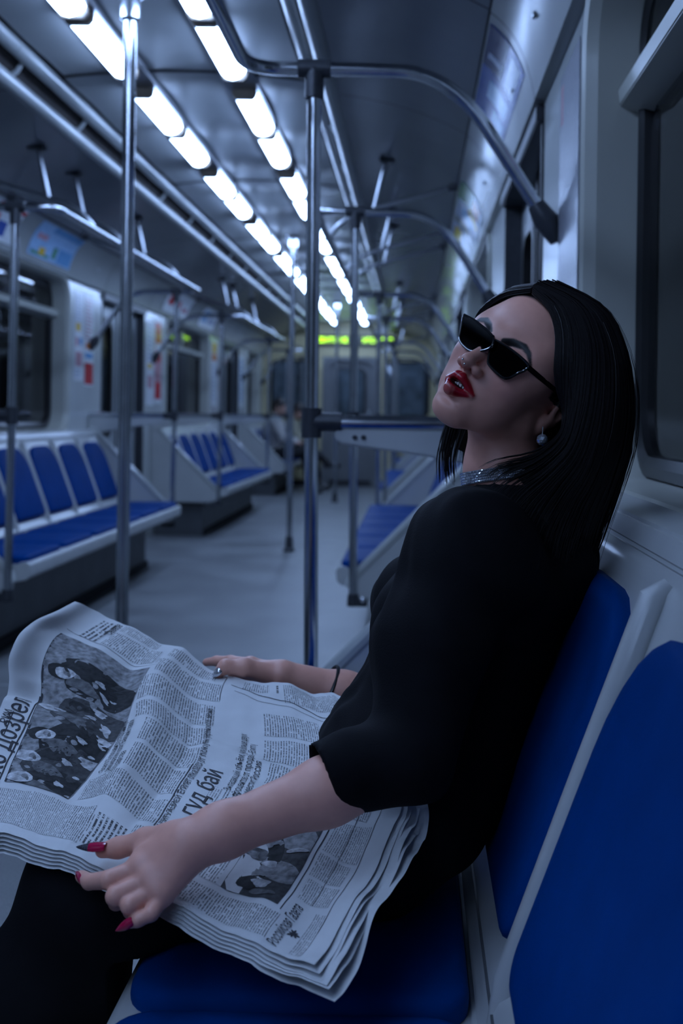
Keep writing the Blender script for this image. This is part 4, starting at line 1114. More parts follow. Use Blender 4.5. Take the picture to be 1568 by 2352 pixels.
# shoes
for s in (-1, 1):
    g = MB(); a = AN[s]
    S = Field(a - (0.20, 0.06, 0.10), a + (0.07, 0.06, 0.06), 0.005)
    S.cone(a + (0.02, 0, -0.04), a + (-0.13, 0, -0.052), 0.032, 0.026, k=0.02); S.cone(a + (0.02, 0, -0.02), a + (0.02, 0, -0.05), 0.038, 0.034, k=0.02)
    S.plane((0, 0, 0.002), (0, 0, -1)); v_, f_ = S.mesh()
    par(mesh_obj('shoe', [(v_, f_)], M['black']))

# ---- nails
def nail(base, tip, wid, nrm, mats, split=None):
    base, tip = Vector(base), Vector(tip); ax = tip-base; nrm = Vector(nrm); nrm = (nrm - ax*(nrm.dot(ax)/ax.length_squared)).normalized(); sd = ax.normalized().cross(nrm)
    g = MB(); prof = [(0.0, 0.72), (0.12, 0.95), (0.35, 1.0), (0.55, 0.88), (0.75, 0.60), (0.92, 0.28), (1.0, 0.06)]
    n = 9; vv, ff, mi = [], [], []
    for side in (1, -1):
        for t, w in prof:
            for i in range(n):
                q = -1 + 2*i/(n-1)
                vv.append(base + ax*t + sd*(q*w*wid) + nrm*((1-q*q)*wid*0.55*w**0.6 + (0.0007 if side > 0 else -0.0002)))
    m_ = len(prof)
    for side in (0, 1):
        for j in range(m_-1):
            for i in range(n-1):
                a = side*m_*n + j*n + i; ff.append((a, a+1, a+n+1, a+n)); mi.append(1 if (split is not None and prof[j][0] >= split) else 0)
    for j in range(m_-1):
        for i in (0, n-1): a = j*n+i; c = a + m_*n; ff.append((a, a+n, c+n, c)); mi.append(1 if (split is not None and prof[j][0] >= split) else 0)
    for f, q in zip(ff, mi): pass
    g.v = [tuple(v) for v in vv]; g.f = ff; g.mi = mi
    o = g.build('fingernail', mats, None, smooth=60); return par(o)
cam_p = np.array((CX, 0, CZ))
up = np.array((0, -0.6, 0.8))
o = nail(J(243, 1945, 1.150), J(176, 1946, 1.160), 0.0058, up, [M['polish'], M['polishdark']], 0.55); o['label'] = 'long red thumbnail with marbled black tip'
o = nail(J(306, 2114, 1.076), J(266, 2138, 1.078), 0.0048, (0.1, -0.8, 0.5), [M['polish']]); o['label'] = 'long red little-finger nail'
o = nail(J(193, 2028, 1.128), J(176, 2001, 1.150), 0.0056, (-0.8, -0.5, -0.2), [M['polish']]); o['label'] = 'red nail of the index finger'
o = nail(J(506, 1537, 1.627), J(488, 1556, 1.625), 0.0065, (-0.35, -0.7, 0.5), [M['silver']]); o['label'] = 'silver thumbnail on the far hand'
# hair tie on the far wrist
g = MB(); c = Vector(WR_R + (EL_R-WR_R)*0.36); ax = Vector(fdr) + Vector((0.25, 0, 0.1)); u = ax.orthogonal().normalized(); v = ax.cross(u); r = 0.0370
path = [c + (u*math.cos(a) + v*math.sin(a))*r for a in [2*math.pi*i/32 for i in range(33)]]
g.tube(path, 0.0027, 8); o = par(g.build('hair_tie', M['black'])); o['label'] = 'black elastic hair tie on the wrist'

# ---- teeth
g = MB()
for i in range(6):
    x = -0.0125 + 0.005*i
    yv = 0.0875 - 6*x*x*4
    g.box((x-0.0023, yv-0.006, -0.0705), (x+0.0023, yv, -0.0645))
g.v = [tuple(p) for p in hw(g.v)]
o = par(g.build('teeth', mat('tooth_enamel', (0.45, 0.42, 0.38), 0.25, var=.03), bevel=0.0008))

# ---- sunglasses
def plane_hit(px, py, p0, p1, p2):
    """where the sight line through a pixel meets the lens plane given in head coordinates"""
    a, b_, c = hw([p0, p1, p2]); n = np.cross(b_-a, c-a); d = np.array(P(px, py, 1.0)) - cam_p
    return cam_p + d*((a-cam_p) @ n)/(d @ n)
near_px = [(1133.7, 780), (1156, 791), (1177.6, 806), (1197.5, 822), (1213, 839), (1205.8, 850), (1189, 857.5), (1169, 868), (1156, 868), (1142.8, 859), (1123, 838), (1121, 826), (1125.4, 806), (1130, 791)]
far_px = [(1066, 723), (1088, 734.6), (1103, 746), (1118, 758), (1132, 774), (1133, 788), (1124, 800), (1104, 806), (1080, 806), (1062, 792), (1055, 779), (1056.6, 766), (1061, 740)]
NP = [(0.006, 0.101, 0.004), (0.056, 0.086, 0.004), (0.006, 0.098, -0.026)]
FP = [(-0.006, 0.101, 0.004), (-0.060, 0.084, 0.004), (-0.006, 0.098, -0.026)]
nl = [plane_hit(x, y, *NP) for x, y in near_px]; flr = [plane_hit(x, y, *FP) for x, y in far_px]
M['frame'] = mat('black_acetate', (0.006, 0.006, 0.008), 0.15, var=.1, coat=0.3)
def lens_mat():
    m = glass_mat('dark_lens', (0.10, 0.075, 0.10), 0.03, 1.5); return m
M['lens'] = lens_mat()
g = MB()
for L_ in (nl, flr):
    pts = crom(np.array(list(L_)+[L_[0]]), 80); pts = [Vector(p) for p in pts]
    g.tube(pts, 0.0017, 8, caps=False)
br = crom([nl[0], (nl[0]+flr[4])/2 + hw((0, 0.001, 0.0))[0]-HO + (hw((0,0.0015,0.001))[0]-hw((0,0,0))[0]), flr[4]], 8); g.tube([Vector(p) for p in br], 0.0022, 8)
frame = par(g.build('sunglasses', M['frame'])); frame['label'] = 'narrow black cat-eye sunglasses'
for L_ in (nl, flr):
    q = crom(np.array(list(L_)+[L_[0]]), 60)[:-1]; c = q.mean(0); fw = HR[:, 1]*0.0006
    g = MB(); n = len(q)
    vv = [tuple(p+fw) for p in q] + [tuple(p-fw) for p in q]; g.add(vv, [tuple(range(n)), tuple(range(n, 2*n))[::-1]] + [(i, (i+1) % n, n+(i+1) % n, n+i) for i in range(n)])
    o = g.build('lens', M['lens'], None, smooth=0); o.parent = frame; o.matrix_parent_inverse = (woman.matrix_basis @ woman.matrix_basis.inverted())
for s, hinge in ((1, plane_hit(1210, 842, *NP)), (-1, plane_hit(1064, 727, *FP))):
    e = hw((s*0.0765, -0.004, 0.006))[0]; e2 = hw((s*0.076, -0.025, -0.008))[0]; m_ = hinge*0.45 + e*0.55 + HR[:, 0]*s*0.004
    path = crom([hinge, m_, e, e2], 14); g = MB()
    vv, ff = [], []
    for i, p in enumerate(path):
        hgt = 0.0034 - 0.0012*i/13
        for (a, c) in ((-1, -1), (1, -1), (1, 1), (-1, 1)): vv.append(p + HR[:, 0]*a*0.0013 + HR[:, 2]*c*hgt)
    for i in range(13):
        for k_ in range(4): ff.append((i*4+k_, i*4+(k_+1) % 4, (i+1)*4+(k_+1) % 4, (i+1)*4+k_))
    ff += [(3, 2, 1, 0), (52, 53, 54, 55)]
    g.add(vv, ff); o = g.build('temple_arm', M['frame'], None, bevel=0.0005); o.parent = frame

# ---- earring, nose ring studs, choker
gem = mat('crystal', (0.75, 0.78, 0.85), 0.06, metal=0.75, var=.1, vscale=300)
def icos(c, r, name, m, sub=1):
    bm = bmesh.new(); bmesh.ops.create_icosphere(bm, subdivisions=sub, radius=r); bmesh.ops.translate(bm, verts=bm.verts, vec=Vector(c))
    me = bpy.data.meshes.new(name); bm.to_mesh(me); bm.free(); me.materials.append(m); o = bpy.data.objects.new(name, me); COL.objects.link(o); return o
o = par(icos(J(1245, 1010, 1.405), 0.0074, 'earring', gem, 2)); o['label'] = 'round crystal drop earring'; er = o
g = MB(); a = Vector(J(1246, 980, 1.405)); c = Vector(J(1245, 1001, 1.405)); g.tube([a, c], 0.0008, 6); o = g.build('earring_hook', M['bolt']); o.parent = er
for (x, y) in ((1062.5, 825), (1066.5, 836)): o = par(icos(J(x, y, 1.3765), 0.0013, 'nose_stud', M['bolt'], 2))
cc = Vector(hw(NECK*0.93 + NECK2*0.07)[0]); ax = Vector(hw(NECK)[0] - hw(NECK2)[0]).normalized(); u = ax.orthogonal().normalized(); v = ax.cross(u)
g = MB(); n = 64; rings = []
for (rr, oo) in ((0.0505, -0.008), (0.0535, -0.008), (0.0535, 0.008), (0.0505, 0.008)): rings.append([tuple(cc + ax*oo + (u*math.cos(2*math.pi*i/n) + v*math.sin(2*math.pi*i/n))*rr) for i in range(n)])
for i in range(4): g.ring(rings[i], rings[(i+1) % 4])
ck = par(g.build('choker', M['steel'])); ck['label'] = 'rhinestone choker of five rows'
g = MB()
for r_ in range(5):
    for i in range(120):
        a = 2*math.pi*(i + 0.5*(r_ % 2))/120; d = u*math.cos(a) + v*math.sin(a); tg = ax.cross(d)
        c = cc + ax*(-0.0064 + 0.0032*r_) + d*0.0535; w = 0.0013
        g.add([c+tg*w+ax*w, c-tg*w+ax*w, c-tg*w-ax*w, c+tg*w-ax*w, c+d*0.0011 + tg*0.0003*random.uniform(-1, 1) + ax*0.0003*random.uniform(-1, 1)], [(0, 1, 4), (1, 2, 4), (2, 3, 4), (3, 0, 4)])
o = g.build('rhinestones', gem, None, smooth=0, fix=False); o.parent = ck; o['kind'] = 'stuff'

# ---- hair
GD = [
 [(1222, 668, 1.412), (1262, 710, 1.392), (1277, 770, 1.380), (1274, 850, 1.374), (1282, 905, 1.384), (1296, 955, 1.392), (1284, 1003, 1.380), (1222, 1045, 1.352), (1140, 1064, 1.345), (1098, 1092, 1.352)],
 [(1227, 660, 1.420), (1300, 700, 1.392), (1332, 770, 1.370), (1334, 860, 1.360), (1324, 945, 1.352), (1302, 1020, 1.342), (1248, 1076, 1.333), (1185, 1118, 1.326), (1140, 1165, 1.32)],
 [(1238, 655, 1.436), (1345, 710, 1.402), (1388, 800, 1.380), (1394, 900, 1.370), (1382, 1000, 1.364), (1354, 1085, 1.358), (1318, 1150, 1.352), (1288, 1225, 1.345), (1272, 1300, 1.342)],
 [(1255, 652, 1.455), (1370, 710, 1.440), (1420, 800, 1.422), (1438, 910, 1.415), (1430, 1010, 1.410), (1404, 1100, 1.408), (1376, 1180, 1.405), (1356, 1245, 1.40), (1340, 1305, 1.398)],
 [(1275, 655, 1.478), (1382, 715, 1.475), (1426, 810, 1.470), (1441, 920, 1.465), (1434, 1020, 1.460), (1408, 1110, 1.460), (1382, 1190, 1.460), (1366, 1250, 1.455), (1350, 1310, 1.455)],
 [(1272, 655, 1.500), (1370, 712, 1.530), (1402, 800, 1.550), (1412, 900, 1.555), (1402, 1000, 1.550), (1372, 1090, 1.550), (1342, 1170, 1.540), (1322, 1240, 1.540)],
 [(1255, 656, 1.500), (1295, 690, 1.550), (1296, 800, 1.580), (1276, 900, 1.585), (1256, 1000, 1.580), (1226, 1080, 1.570), (1206, 1150, 1.560)],
 [(1232, 660, 1.460), (1192, 672, 1.510), (1166, 740, 1.550), (1132, 830, 1.565), (1102, 920, 1.570), (1076, 1000, 1.570), (1062, 1060, 1.565), (1060, 1110, 1.560)],
 [(1219, 667, 1.428), (1150, 680, 1.470), (1098, 722, 1.512), (1082, 790, 1.545), (1060, 870, 1.560), (1036, 960, 1.560), (1020, 1030, 1.555), (1024, 1095, 1.550)]]
NT = 28
GW = np.array([crom([J(*p) for p in gd], NT) for gd in GD])          # guides x t x 3
def loft(a):
    """hair line for position a in 0..8 round the head"""
    i = int(min(max(a, 0), 7.999)); t = a - i
    p = [GW[max(i-1, 0)], GW[i], GW[i+1], GW[min(i+2, 8)]]
    return 0.5*((2*p[1]) + (-p[0]+p[2])*t + (2*p[0]-5*p[1]+4*p[2]-p[3])*t*t + (-p[0]+3*p[1]-3*p[2]+p[3])*t**3)
hcen = hw((0, -0.01, -0.01))[0]
hair = empty('hair'); par(hair); hair['label'] = 'straight black shoulder-length hair parted in the middle'
NA = 120
sh = np.array([loft(8*i/(NA-1)) for i in range(NA)])
for i in range(NA):
    d = sh[i] - hcen; d /= np.linalg.norm(d, axis=1)[:, None]
    sh[i] -= d*0.004
g = MB(); vv = [tuple(p) for p in sh.reshape(-1, 3)]; ff = []
for i in range(NA-1):
    a8 = 8*i/(NA-1)
    tmax = int(NT*(0.74 + 0.14*min(1, a8/1.5))) if a8 < 6.3 else int(NT*(0.66 if a8 > 7.2 else 0.8))
    for j in range(tmax): q = i*NT+j; ff.append((q, q+1, q+NT+1, q+NT))
g.add(vv, ff); g.build('hair_mass', M['hair'], hair, fix=False)
g = MB()
def strand(path, r0, n=4, tip=0.25):
    m_ = len(path); g.tube([Vector(p) for p in path], [r0*(0.6 if i == 0 else (1 if i < m_*0.7 else max(tip*0.4, 1-(i-m_*0.7)/(m_*0.3)))) for i in range(m_)], n, caps=False)
for k_ in range(1500):
    a = 8*rng.random()**0.85 if k_ < 1150 else 8*rng.random()
    if a > 7.0 and rng.random() < 0.45: continue
    p = loft(a).copy()
    d = p - hcen; d /= np.linalg.norm(d, axis=1)[:, None]
    tt = np.linspace(0, 1, NT)[:, None]
    off = rng.normal(0.0005, 0.0022)
    p += d*(off + 0.0008*np.sin(6*tt + rng.random()*6))
    lat = np.cross(d, np.gradient(p, axis=0)); lat /= np.linalg.norm(lat, axis=1)[:, None]
    p += lat*(rng.normal(0, 0.006)*tt**2 + 0.002*np.sin(rng.uniform(3, 9)*tt + rng.random()*6)*tt)
    end = int(NT*rng.uniform(0.82, 1.0)); 
    strand(p[:end][::1 if end < 20 else 1], rng.uniform(0.0006, 0.0015))
g.build('hair_strands', M['hair'], hair, fix=False, smooth=80)['kind'] = 'stuff'
g = MB()
# flyaway hairs and loose wisps
for k_ in range(70):
    a = rng.uniform(0, 8) if k_ < 40 else rng.uniform(3.0, 5.2)
    p = loft(a).copy(); d = p - hcen; d /= np.linalg.norm(d, axis=1)[:, None]; tt = np.linspace(0, 1, NT)[:, None]
    p += d*(0.004 + rng.uniform(0.002, 0.012)*np.sin(np.pi*tt*rng.uniform(.6, 1.2))) + rng.normal(0, 0.004, 3)*tt
    i0 = rng.integers(0, 14); strand(p[i0:i0+rng.integers(8, 14)], 0.00032, 3)
for k_ in range(26):
    a = rng.uniform(7.2, 8.0); p = loft(a).copy(); tt = np.linspace(0, 1, NT)[:, None]
    p += np.array((rng.normal(-0.004, 0.006), rng.normal(0, 0.006), -0.008*rng.random()))*tt**1.5
    strand(p[int(NT*.5):], rng.uniform(0.0005, 0.0011), 4)
for k_ in range(18):
    a = rng.uniform(3.2, 4.4); p = loft(a).copy(); tt = np.linspace(0, 1, NT)[:, None]
    p += np.array((rng.uniform(0.004, 0.02), 0, 0))*tt**1.2*np.sin(np.pi*np.clip(tt, 0, .9)); strand(p[8:], rng.uniform(0.0004, 0.0008), 4)
g.build('loose_hairs', M['hair'], hair, fix=False, smooth=80)['kind'] = 'stuff'
# ------------------------------------------------------------------ the newspaper
PK = 0.97
K_near = [(0, -105, 1893, 1.265), (.25, 92, 1938, 1.225), (.5, 272, 2012, 1.185), (.75, 500, 2128, 1.12), (1, 722, 2222, 1.062)]
K_far = [(0, 172, 1380, 1.786), (.25, 340, 1462, 1.75), (.5, 505, 1546, 1.70), (.75, 680, 1578, 1.64), (1, 812, 1607, 1.587)]
K_left = [(0, -105, 1893, 1.265), (.3, -45, 1740, 1.40), (.5, 0, 1625, 1.49), (.62, 20, 1570, 1.55), (.75, 24, 1515, 1.60), (.88, 78, 1440, 1.70), (1, 172, 1380, 1.786)]
K_right = [(0, 722, 2222, 1.062), (.3, 855, 2010, 1.19), (.6, 925, 1812, 1.36), (.8, 900, 1700, 1.48), (1, 812, 1607, 1.587)]
def hcurve(Kn):
    k = np.array([c[0] for c in Kn]); p = np.array([pw(c[1], c[2], c[3]*PK) for c in Kn]); m = np.gradient(p, k, axis=0)
    def f(u):
        u = np.clip(u, 0, 1); i = np.clip(np.searchsorted(k, u, side='right')-1, 0, len(k)-2)
        h = (k[i+1]-k[i]); t = ((u-k[i])/h)[..., None]; h = h[..., None]
        return (2*t**3-3*t**2+1)*p[i] + (t**3-2*t**2+t)*h*m[i] + (-2*t**3+3*t**2)*p[i+1] + (t**3-t**2)*h*m[i+1]
    return f
cN, cF, cL, cR = map(hcurve, (K_near, K_far, K_left, K_right))
z1 = np.array([0.]); o1 = np.array([1.])
c00, c10, c01, c11 = cN(z1)[0], cN(o1)[0], cF(z1)[0], cF(o1)[0]
NTT, NQQ = 181, 211
tg, qg = np.meshgrid(np.linspace(0, 1, NTT), np.linspace(0, 1, NQQ), indexing='ij')
T_, Q_ = tg[..., None], qg[..., None]
GP = (1-Q_)*cN(tg) + Q_*cF(tg) + (1-T_)*cL(qg) + T_*cR(qg) - ((1-T_)*(1-Q_)*c00 + T_*(1-Q_)*c10 + (1-T_)*Q_*c01 + T_*Q_*c11)
def ss(a, b_, x): t = np.clip((x-a)/(b_-a), 0, 1); return t*t*(3-2*t)
# bends of the sheet: bulge at the far left, valley under the picture, ridge of the turned page, soft creases
lift = 0.016*np.exp(-((tg-0.365)/0.055)**2)*ss(0.05, 0.35, qg)*(1-0.35*ss(.8, 1, qg))
lift -= 0.010*np.exp(-((tg-0.27)/0.05)**2)*ss(0.15, 0.4, qg)*(1-ss(.85, 1, qg))
lift += 0.014*np.exp(-((qg-0.80)/0.10)**2)*(1-ss(0.10, 0.36, tg)) - 0.008*np.exp(-((qg-0.60)/0.035)**2)*(1-ss(0.12, 0.30, tg))
lift += 0.0050*np.exp(-((qg - 0.62 + 0.25*(tg-0.5))/0.03)**2)*ss(.45, .55, tg)*(1-ss(.62, .75, tg)) - 0.004*np.exp(-((qg-0.55)/0.035)**2)*ss(.42, .55, tg)*(1-ss(.62, .8, tg))
lift -= 0.0035*np.exp(-((tg-0.44-0.04*qg)/0.016)**2)*ss(.1, .3, qg)*(1-ss(.75, .95, qg))
lift += 0.006*np.exp(-((qg-0.93)/0.04)**2)*ss(.45, .6, tg)*(1-ss(.85, 1, tg))
lift += 0.0040*np.sin(9*tg*3.1+1.0)*np.sin(5*qg+tg*4)*ss(.55, .9, tg) + 0.0022*np.sin(31*tg+11*qg)*np.sin(13*qg-7*tg) + 0.0009*np.sin(70*tg-41*qg)*np.sin(29*qg+37*tg)
lift += 0.003*np.sin(26*qg+3)*ss(.86, 1, tg)
GP[..., 2] += lift
# stay above the lap: nothing of the skirt may stand between the eye and the sheet
from mathutils.bvhtree import BVHTree
bv_ = BVHTree.FromPolygons([tuple(v) for v in kv], [tuple(int(i) for i in f) for f in kf])
camv = Vector((CX, 0, CZ))
fac = np.ones((NTT, NQQ))
for i in range(0, NTT, 6):
    for j in range(0, NQQ, 6):
        p = Vector(GP[i, j]); d = p - camv; L_ = d.length
        hit = bv_.ray_cast(camv, d.normalized(), L_ + 0.012)
        if hit[0] is not None: fac[i:i+6, j:j+6] = max(0.9, (hit[3] - 0.014)/L_)
for _ in range(24):   # spread and smooth the lift
    f2 = np.minimum.reduce([fac, np.roll(fac, 1, 0), np.roll(fac, -1, 0), np.roll(fac, 1, 1), np.roll(fac, -1, 1)]) if _ < 4 else fac
    pd = np.pad(f2, 2, mode='edge'); fac = sum(pd[a:a+NTT, b_:b_+NQQ] for a in range(5) for b_ in range(5))/25
GP = np.array(camv) + (GP - np.array(camv))*fac[..., None]
dT = np.gradient(GP, axis=0); dQ = np.gradient(GP, axis=1)
GN = np.cross(dT, dQ); GN /= np.linalg.norm(GN, axis=2)[..., None]
if GN[..., 2].mean() < 0: GN = -GN
def SP(t, q, h=0.0):
    """point on the sheet; t down the page, q along the lines; may run a little past the edges"""
    t = np.asarray(t, float); q = np.asarray(q, float)
    x = t*(NTT-1); y = q*(NQQ-1)
    i = np.clip(np.floor(x).astype(int), 0, NTT-2); j = np.clip(np.floor(y).astype(int), 0, NQQ-2)
    a = (x-i)[..., None]; c = (y-j)[..., None]
    def B4(G): return G[i, j]*(1-a)*(1-c) + G[i+1, j]*a*(1-c) + G[i, j+1]*(1-a)*c + G[i+1, j+1]*a*c
    return B4(GP) + B4(GN)*np.asarray(h)[..., None]
paper_col = (0.60, 0.605, 0.60)
M['paper'] = mat('newsprint', paper_col, 0.75, spec=0.25, var=0.03, vscale=30, bump=0.1, bscale=300)
M['ink'] = mat('print_ink', (0.035, 0.035, 0.04), 0.7, spec=0.2, var=0.1)
def text_mat(name, pitch, dark=0.85, seed=0.0, cell=0.00085):
    m, nt, b = newmat(name)
    N = lambda t: nt.nodes.new(t)
    uv = N('ShaderNodeUVMap'); uv.uv_map = 'UVMap'; sp = N('ShaderNodeSeparateXYZ'); nt.links.new(uv.outputs[0], sp.inputs[0])
    def math_(op, a, c=None, clamp=False):
        n = N('ShaderNodeMath'); n.operation = op; n.use_clamp = clamp
        for k_, v in enumerate((a, c)):
            if v is None: continue
            if isinstance(v, (int, float)): n.inputs[k_].default_value = v
            else: nt.links.new(v, n.inputs[k_])
        return n.outputs[0]
    ln = math_('DIVIDE', sp.outputs[1], pitch); fl_ = math_('FLOOR', ln); fr_ = math_('FRACT', ln)
    d = math_('ABSOLUTE', math_('SUBTRACT', fr_, 0.5))
    line = math_('MULTIPLY', math_('SUBTRACT', 0.30, d), 10.0, True)
    cx = N('ShaderNodeCombineXYZ'); nt.links.new(math_('DIVIDE', sp.outputs[0], cell), cx.inputs[0]); nt.links.new(math_('MULTIPLY', fl_, 13.7), cx.inputs[1]); nt.links.new(math_('MULTIPLY', fr_, 1.1), cx.inputs[2])
    n1 = N('ShaderNodeTexNoise'); n1.inputs['Scale'].default_value = 1.0; n1.inputs['Detail'].default_value = 1.0; nt.links.new(cx.outputs[0], n1.inputs['Vector'])
    let = math_('MULTIPLY', math_('SUBTRACT', n1.outputs['Fac'], 0.34), 6.0, True)
    cw = N('ShaderNodeCombineXYZ'); nt.links.new(math_('DIVIDE', sp.outputs[0], cell*6.5), cw.inputs[0]); nt.links.new(math_('MULTIPLY', fl_, 7.31), cw.inputs[1]); cw.inputs[2].default_value = seed
    n2 = N('ShaderNodeTexNoise'); n2.inputs['Scale'].default_value = 1.0; n2.inputs['Detail'].default_value = 0.0; nt.links.new(cw.outputs[0], n2.inputs['Vector'])
    wrd = math_('MULTIPLY', math_('SUBTRACT', n2.outputs['Fac'], 0.30), 14.0, True)
    ink = math_('MULTIPLY', math_('MULTIPLY', math_('MULTIPLY', line, let), wrd), dark)
    mx = N('ShaderNodeMix'); mx.data_type = 'RGBA'; nt.links.new(ink, mx.inputs[0]); mx.inputs[6].default_value = (*paper_col, 1); mx.inputs[7].default_value = (0.03, 0.03, 0.035, 1)
    nt.links.new(mx.outputs[2], b.inputs['Base Color']); b.inputs['Roughness'].default_value = 0.75; b.inputs['Specular IOR Level'].default_value = 0.25
    return m
M['text'] = text_mat('column_print', 0.0028)
M['textsmall'] = text_mat('small_print', 0.0024, 0.7, 3.0, 0.0007)
M['textbold'] = text_mat('deck_print', 0.0058, 0.95, 5.0, 0.0020)
QL, TL = 0.52, 0.45
news = empty('newspaper', tuple(SP(0.5, 0.3)))
tag(news, 'open grey newspaper held over her lap by both hands', 'newspaper')
news.matrix_basis = Matrix.Translation(Vector(SP(0.5, 0.3)))
def npar(o, p=None):
    o.parent = p or news
    if p is None: o.matrix_parent_inverse = news.matrix_basis.inverted()
    return o
def grid_obj(name, t0, t1, q0, q1, h, material, nt_=None, nq_=None, uv=False, parent=None, hfun=None, slant=False):
    nt_ = nt_ or max(2, int((t1-t0)*(NTT-1)*1.0)+1); nq_ = nq_ or max(2, int((q1-q0)*(NQQ-1)*1.0)+1)
    tt, qq = np.meshgrid(np.linspace(t0, t1, nt_), np.linspace(q0, q1, nq_), indexing='ij')
    if slant: tt = t0 + (tt-t0)*((.252 + .125*(qq-.23)) - t0)/(t1-t0)
    V = SP(tt, qq, np.full(tt.shape, h) if hfun is None else hfun(tt, qq)).reshape(-1, 3)
    idx = np.arange(nt_*nq_).reshape(nt_, nq_)
    Fq = np.stack([idx[:-1, :-1], idx[1:, :-1], idx[1:, 1:], idx[:-1, 1:]], -1).reshape(-1, 4)
    o = mesh_obj(name, [(V, Fq)], material)
    if uv:
        l = o.data.uv_layers.new(name='UVMap'); U = np.stack([qq.ravel()*QL, (1-tt.ravel())*TL], 1)
        li = np.empty(len(o.data.loops), np.int32); o.data.loops.foreach_get('vertex_index', li)
        l.data.foreach_set('uv', U[li].astype(np.float32).ravel())
    npar(o, parent); return o
top = grid_obj('sheet', 0, 1, 0, 1, 0.0, M['paper'], NTT, NQQ)
for k_ in range(1, 6):
    a = 0.010*k_; e = 0.012*k_ + 0.004*(k_ % 2)
    hf_ = lambda tt, qq, k_=k_: -0.0016*k_ - 0.0012*k_*(1-ss(0, .35, tt))*(1-ss(0, .3, qq)) - 0.0024*k_*ss(.8, 1, tt)*(0.5+0.5*np.sin(17*qq+k_*1.3)) - 0.0012*k_*(1-ss(0, .06, qq))
    grid_obj('sheet', 0.004*k_, 1 + e*0.9, -a*0.5, 1 - 0.012*k_, 0, M['paper'], 80, 100, hfun=hf_)
# columns of text (t0, t1, q0, q1, kind)
BL_ = [
 (.065, .285, .045, .205, 'textsmall'), (.285, .345, .045, .205, 'text'), (.455, .52, .105, .215, 'text'),
 (.350, .445, .055, .185, 'textbold'),
 (.275, .505, .245, .350, 'text'), (.354, .500, .375, .475, 'text'), (.354, .500, .492, .600, 'text'), (.320, .510, .615, .712, 'text'), (.320, .520, .735, .835, 'text'), (.345, .530, .855, .930, 'text'), (.350, .500, .945, .985, 'text'),
 (.108, .160, .900, .985, 'textbold'), (.175, .330, .900, .960, 'text'), (.180, .300, .968, .995, 'textsmall'), (.335, .345, .90, .93, 'text'),
 (.640, .785, .735, .835, 'text'), (.640, .800, .610, .715, 'text'), (.660, .805, .485, .595, 'text'), (.560, .660, .245, .335, 'text'), (.590, .665, .350, .455, 'text'),
 (.585, .660, .925, .985, 'text'), (.675, .690, .925, .975, 'textbold'), (.700, .900, .890, .980, 'text'), (.800, .840, .745, .83, 'text'),
 (.555, .690, .120, .225, 'text'), (.585, .860, .020, .098, 'text'), (.640, .700, .235, .32, 'text'),
 (.862, .950, .330, .440, 'textsmall'), (.862, .940, .245, .320, 'textsmall'), (.865, .945, .170, .235, 'textsmall'), (.855, .93, .46, .60, 'textsmall'), (.845, .93, .62, .75, 'textsmall'), (.925, .955, .015, .15, 'textsmall'),
 (.560, .582, .40, .455, 'textsmall')]
for (t0, t1, q0, q1, kd) in BL_: grid_obj('text_block', t0, t1, q0, q1, 0.00035, M[kd], uv=True)
def decal(name, pts, material, h=0.0005, parent=None):
    """flat printed shape: polygon of (t, q) laid on the sheet"""
    P3 = SP(np.array([p[0] for p in pts]), np.array([p[1] for p in pts]), np.full(len(pts), h))
    g = MB(); c = SP(np.mean([p[0] for p in pts]), np.mean([p[1] for p in pts]), h); n = len(pts)
    g.add([tuple(p) for p in P3] + [tuple(c)], [(i, (i+1) % n, n) for i in range(n)]); o = g.build(name, material, None, smooth=0, fix=False); npar(o, parent); return o
def rule(t0, q0, t1, q1, w=0.0012):
    n = 30; tt = np.linspace(t0, t1, n); qq = np.linspace(q0, q1, n); L_ = math.hypot((t1-t0)*TL, (q1-q0)*QL); nx, ny = -(q1-q0)*QL/L_, (t1-t0)*TL/L_
    A = SP(tt + nx*w/TL/2, qq + ny*w/QL/2, np.full(n, .0005)); Bq = SP(tt - nx*w/TL/2, qq - ny*w/QL/2, np.full(n, .0005))
    g = MB(); g.add([tuple(p) for p in A] + [tuple(p) for p in Bq], [(i, i+1, n+i+1, n+i) for i in range(n-1)]); npar(g.build('rule_line', M['ink'], None, smooth=0, fix=False))
rule(.494, .235, .494, .52, .0014); rule(.530, .86, .530, .98, .0008); rule(.552, .935, .84, .862, .0012); rule(.565, .91, .84, .845, .0006); rule(.078, .90, .36, .885, .0006); rule(.068, .228, .080, .62, .0016); rule(.853, .11, .853, .46, .0010); rule(.035, .40, .035, .50, .001); rule(.905, .17, .905, .74, .0006); rule(.955, .1, .955, .7, .0006)
# lettering
def lettering(txt, t, q0, q1, hgt, name='lettering', bold=0.0):
    cu = bpy.data.curves.new('glyphs', 'FONT'); cu.body = txt; cu.size = 1.0; cu.offset = bold; cu.resolution_u = 3
    ob = bpy.data.objects.new('glyphs', cu); COL.objects.link(ob)
    dg = bpy.context.evaluated_depsgraph_get(); me = bpy.data.meshes.new_from_object(ob.evaluated_get(dg))
    V = np.array([v.co[:] for v in me.vertices]); Fp = [tuple(p.vertices) for p in me.polygons]
    bpy.data.objects.remove(ob); bpy.data.curves.remove(cu); bpy.data.meshes.remove(me)
    if len(V) == 0: return
    x0, x1 = V[:, 0].min(), V[:, 0].max()
    qq = q0 + (V[:, 0]-x0)/(x1-x0)*(q1-q0); tt = t - V[:, 1]*hgt/TL
    P3 = SP(tt, qq, np.full(len(V), 0.0011)); g = MB(); g.add([tuple(p) for p in P3], Fp); npar(g.build(name, M['ink'], None, smooth=0, fix=False))
lettering('гуд бай', .566, .322, .520, .027, bold=0.0)
lettering('ко дозрел', .066, .255, .572, .034, bold=0.0)
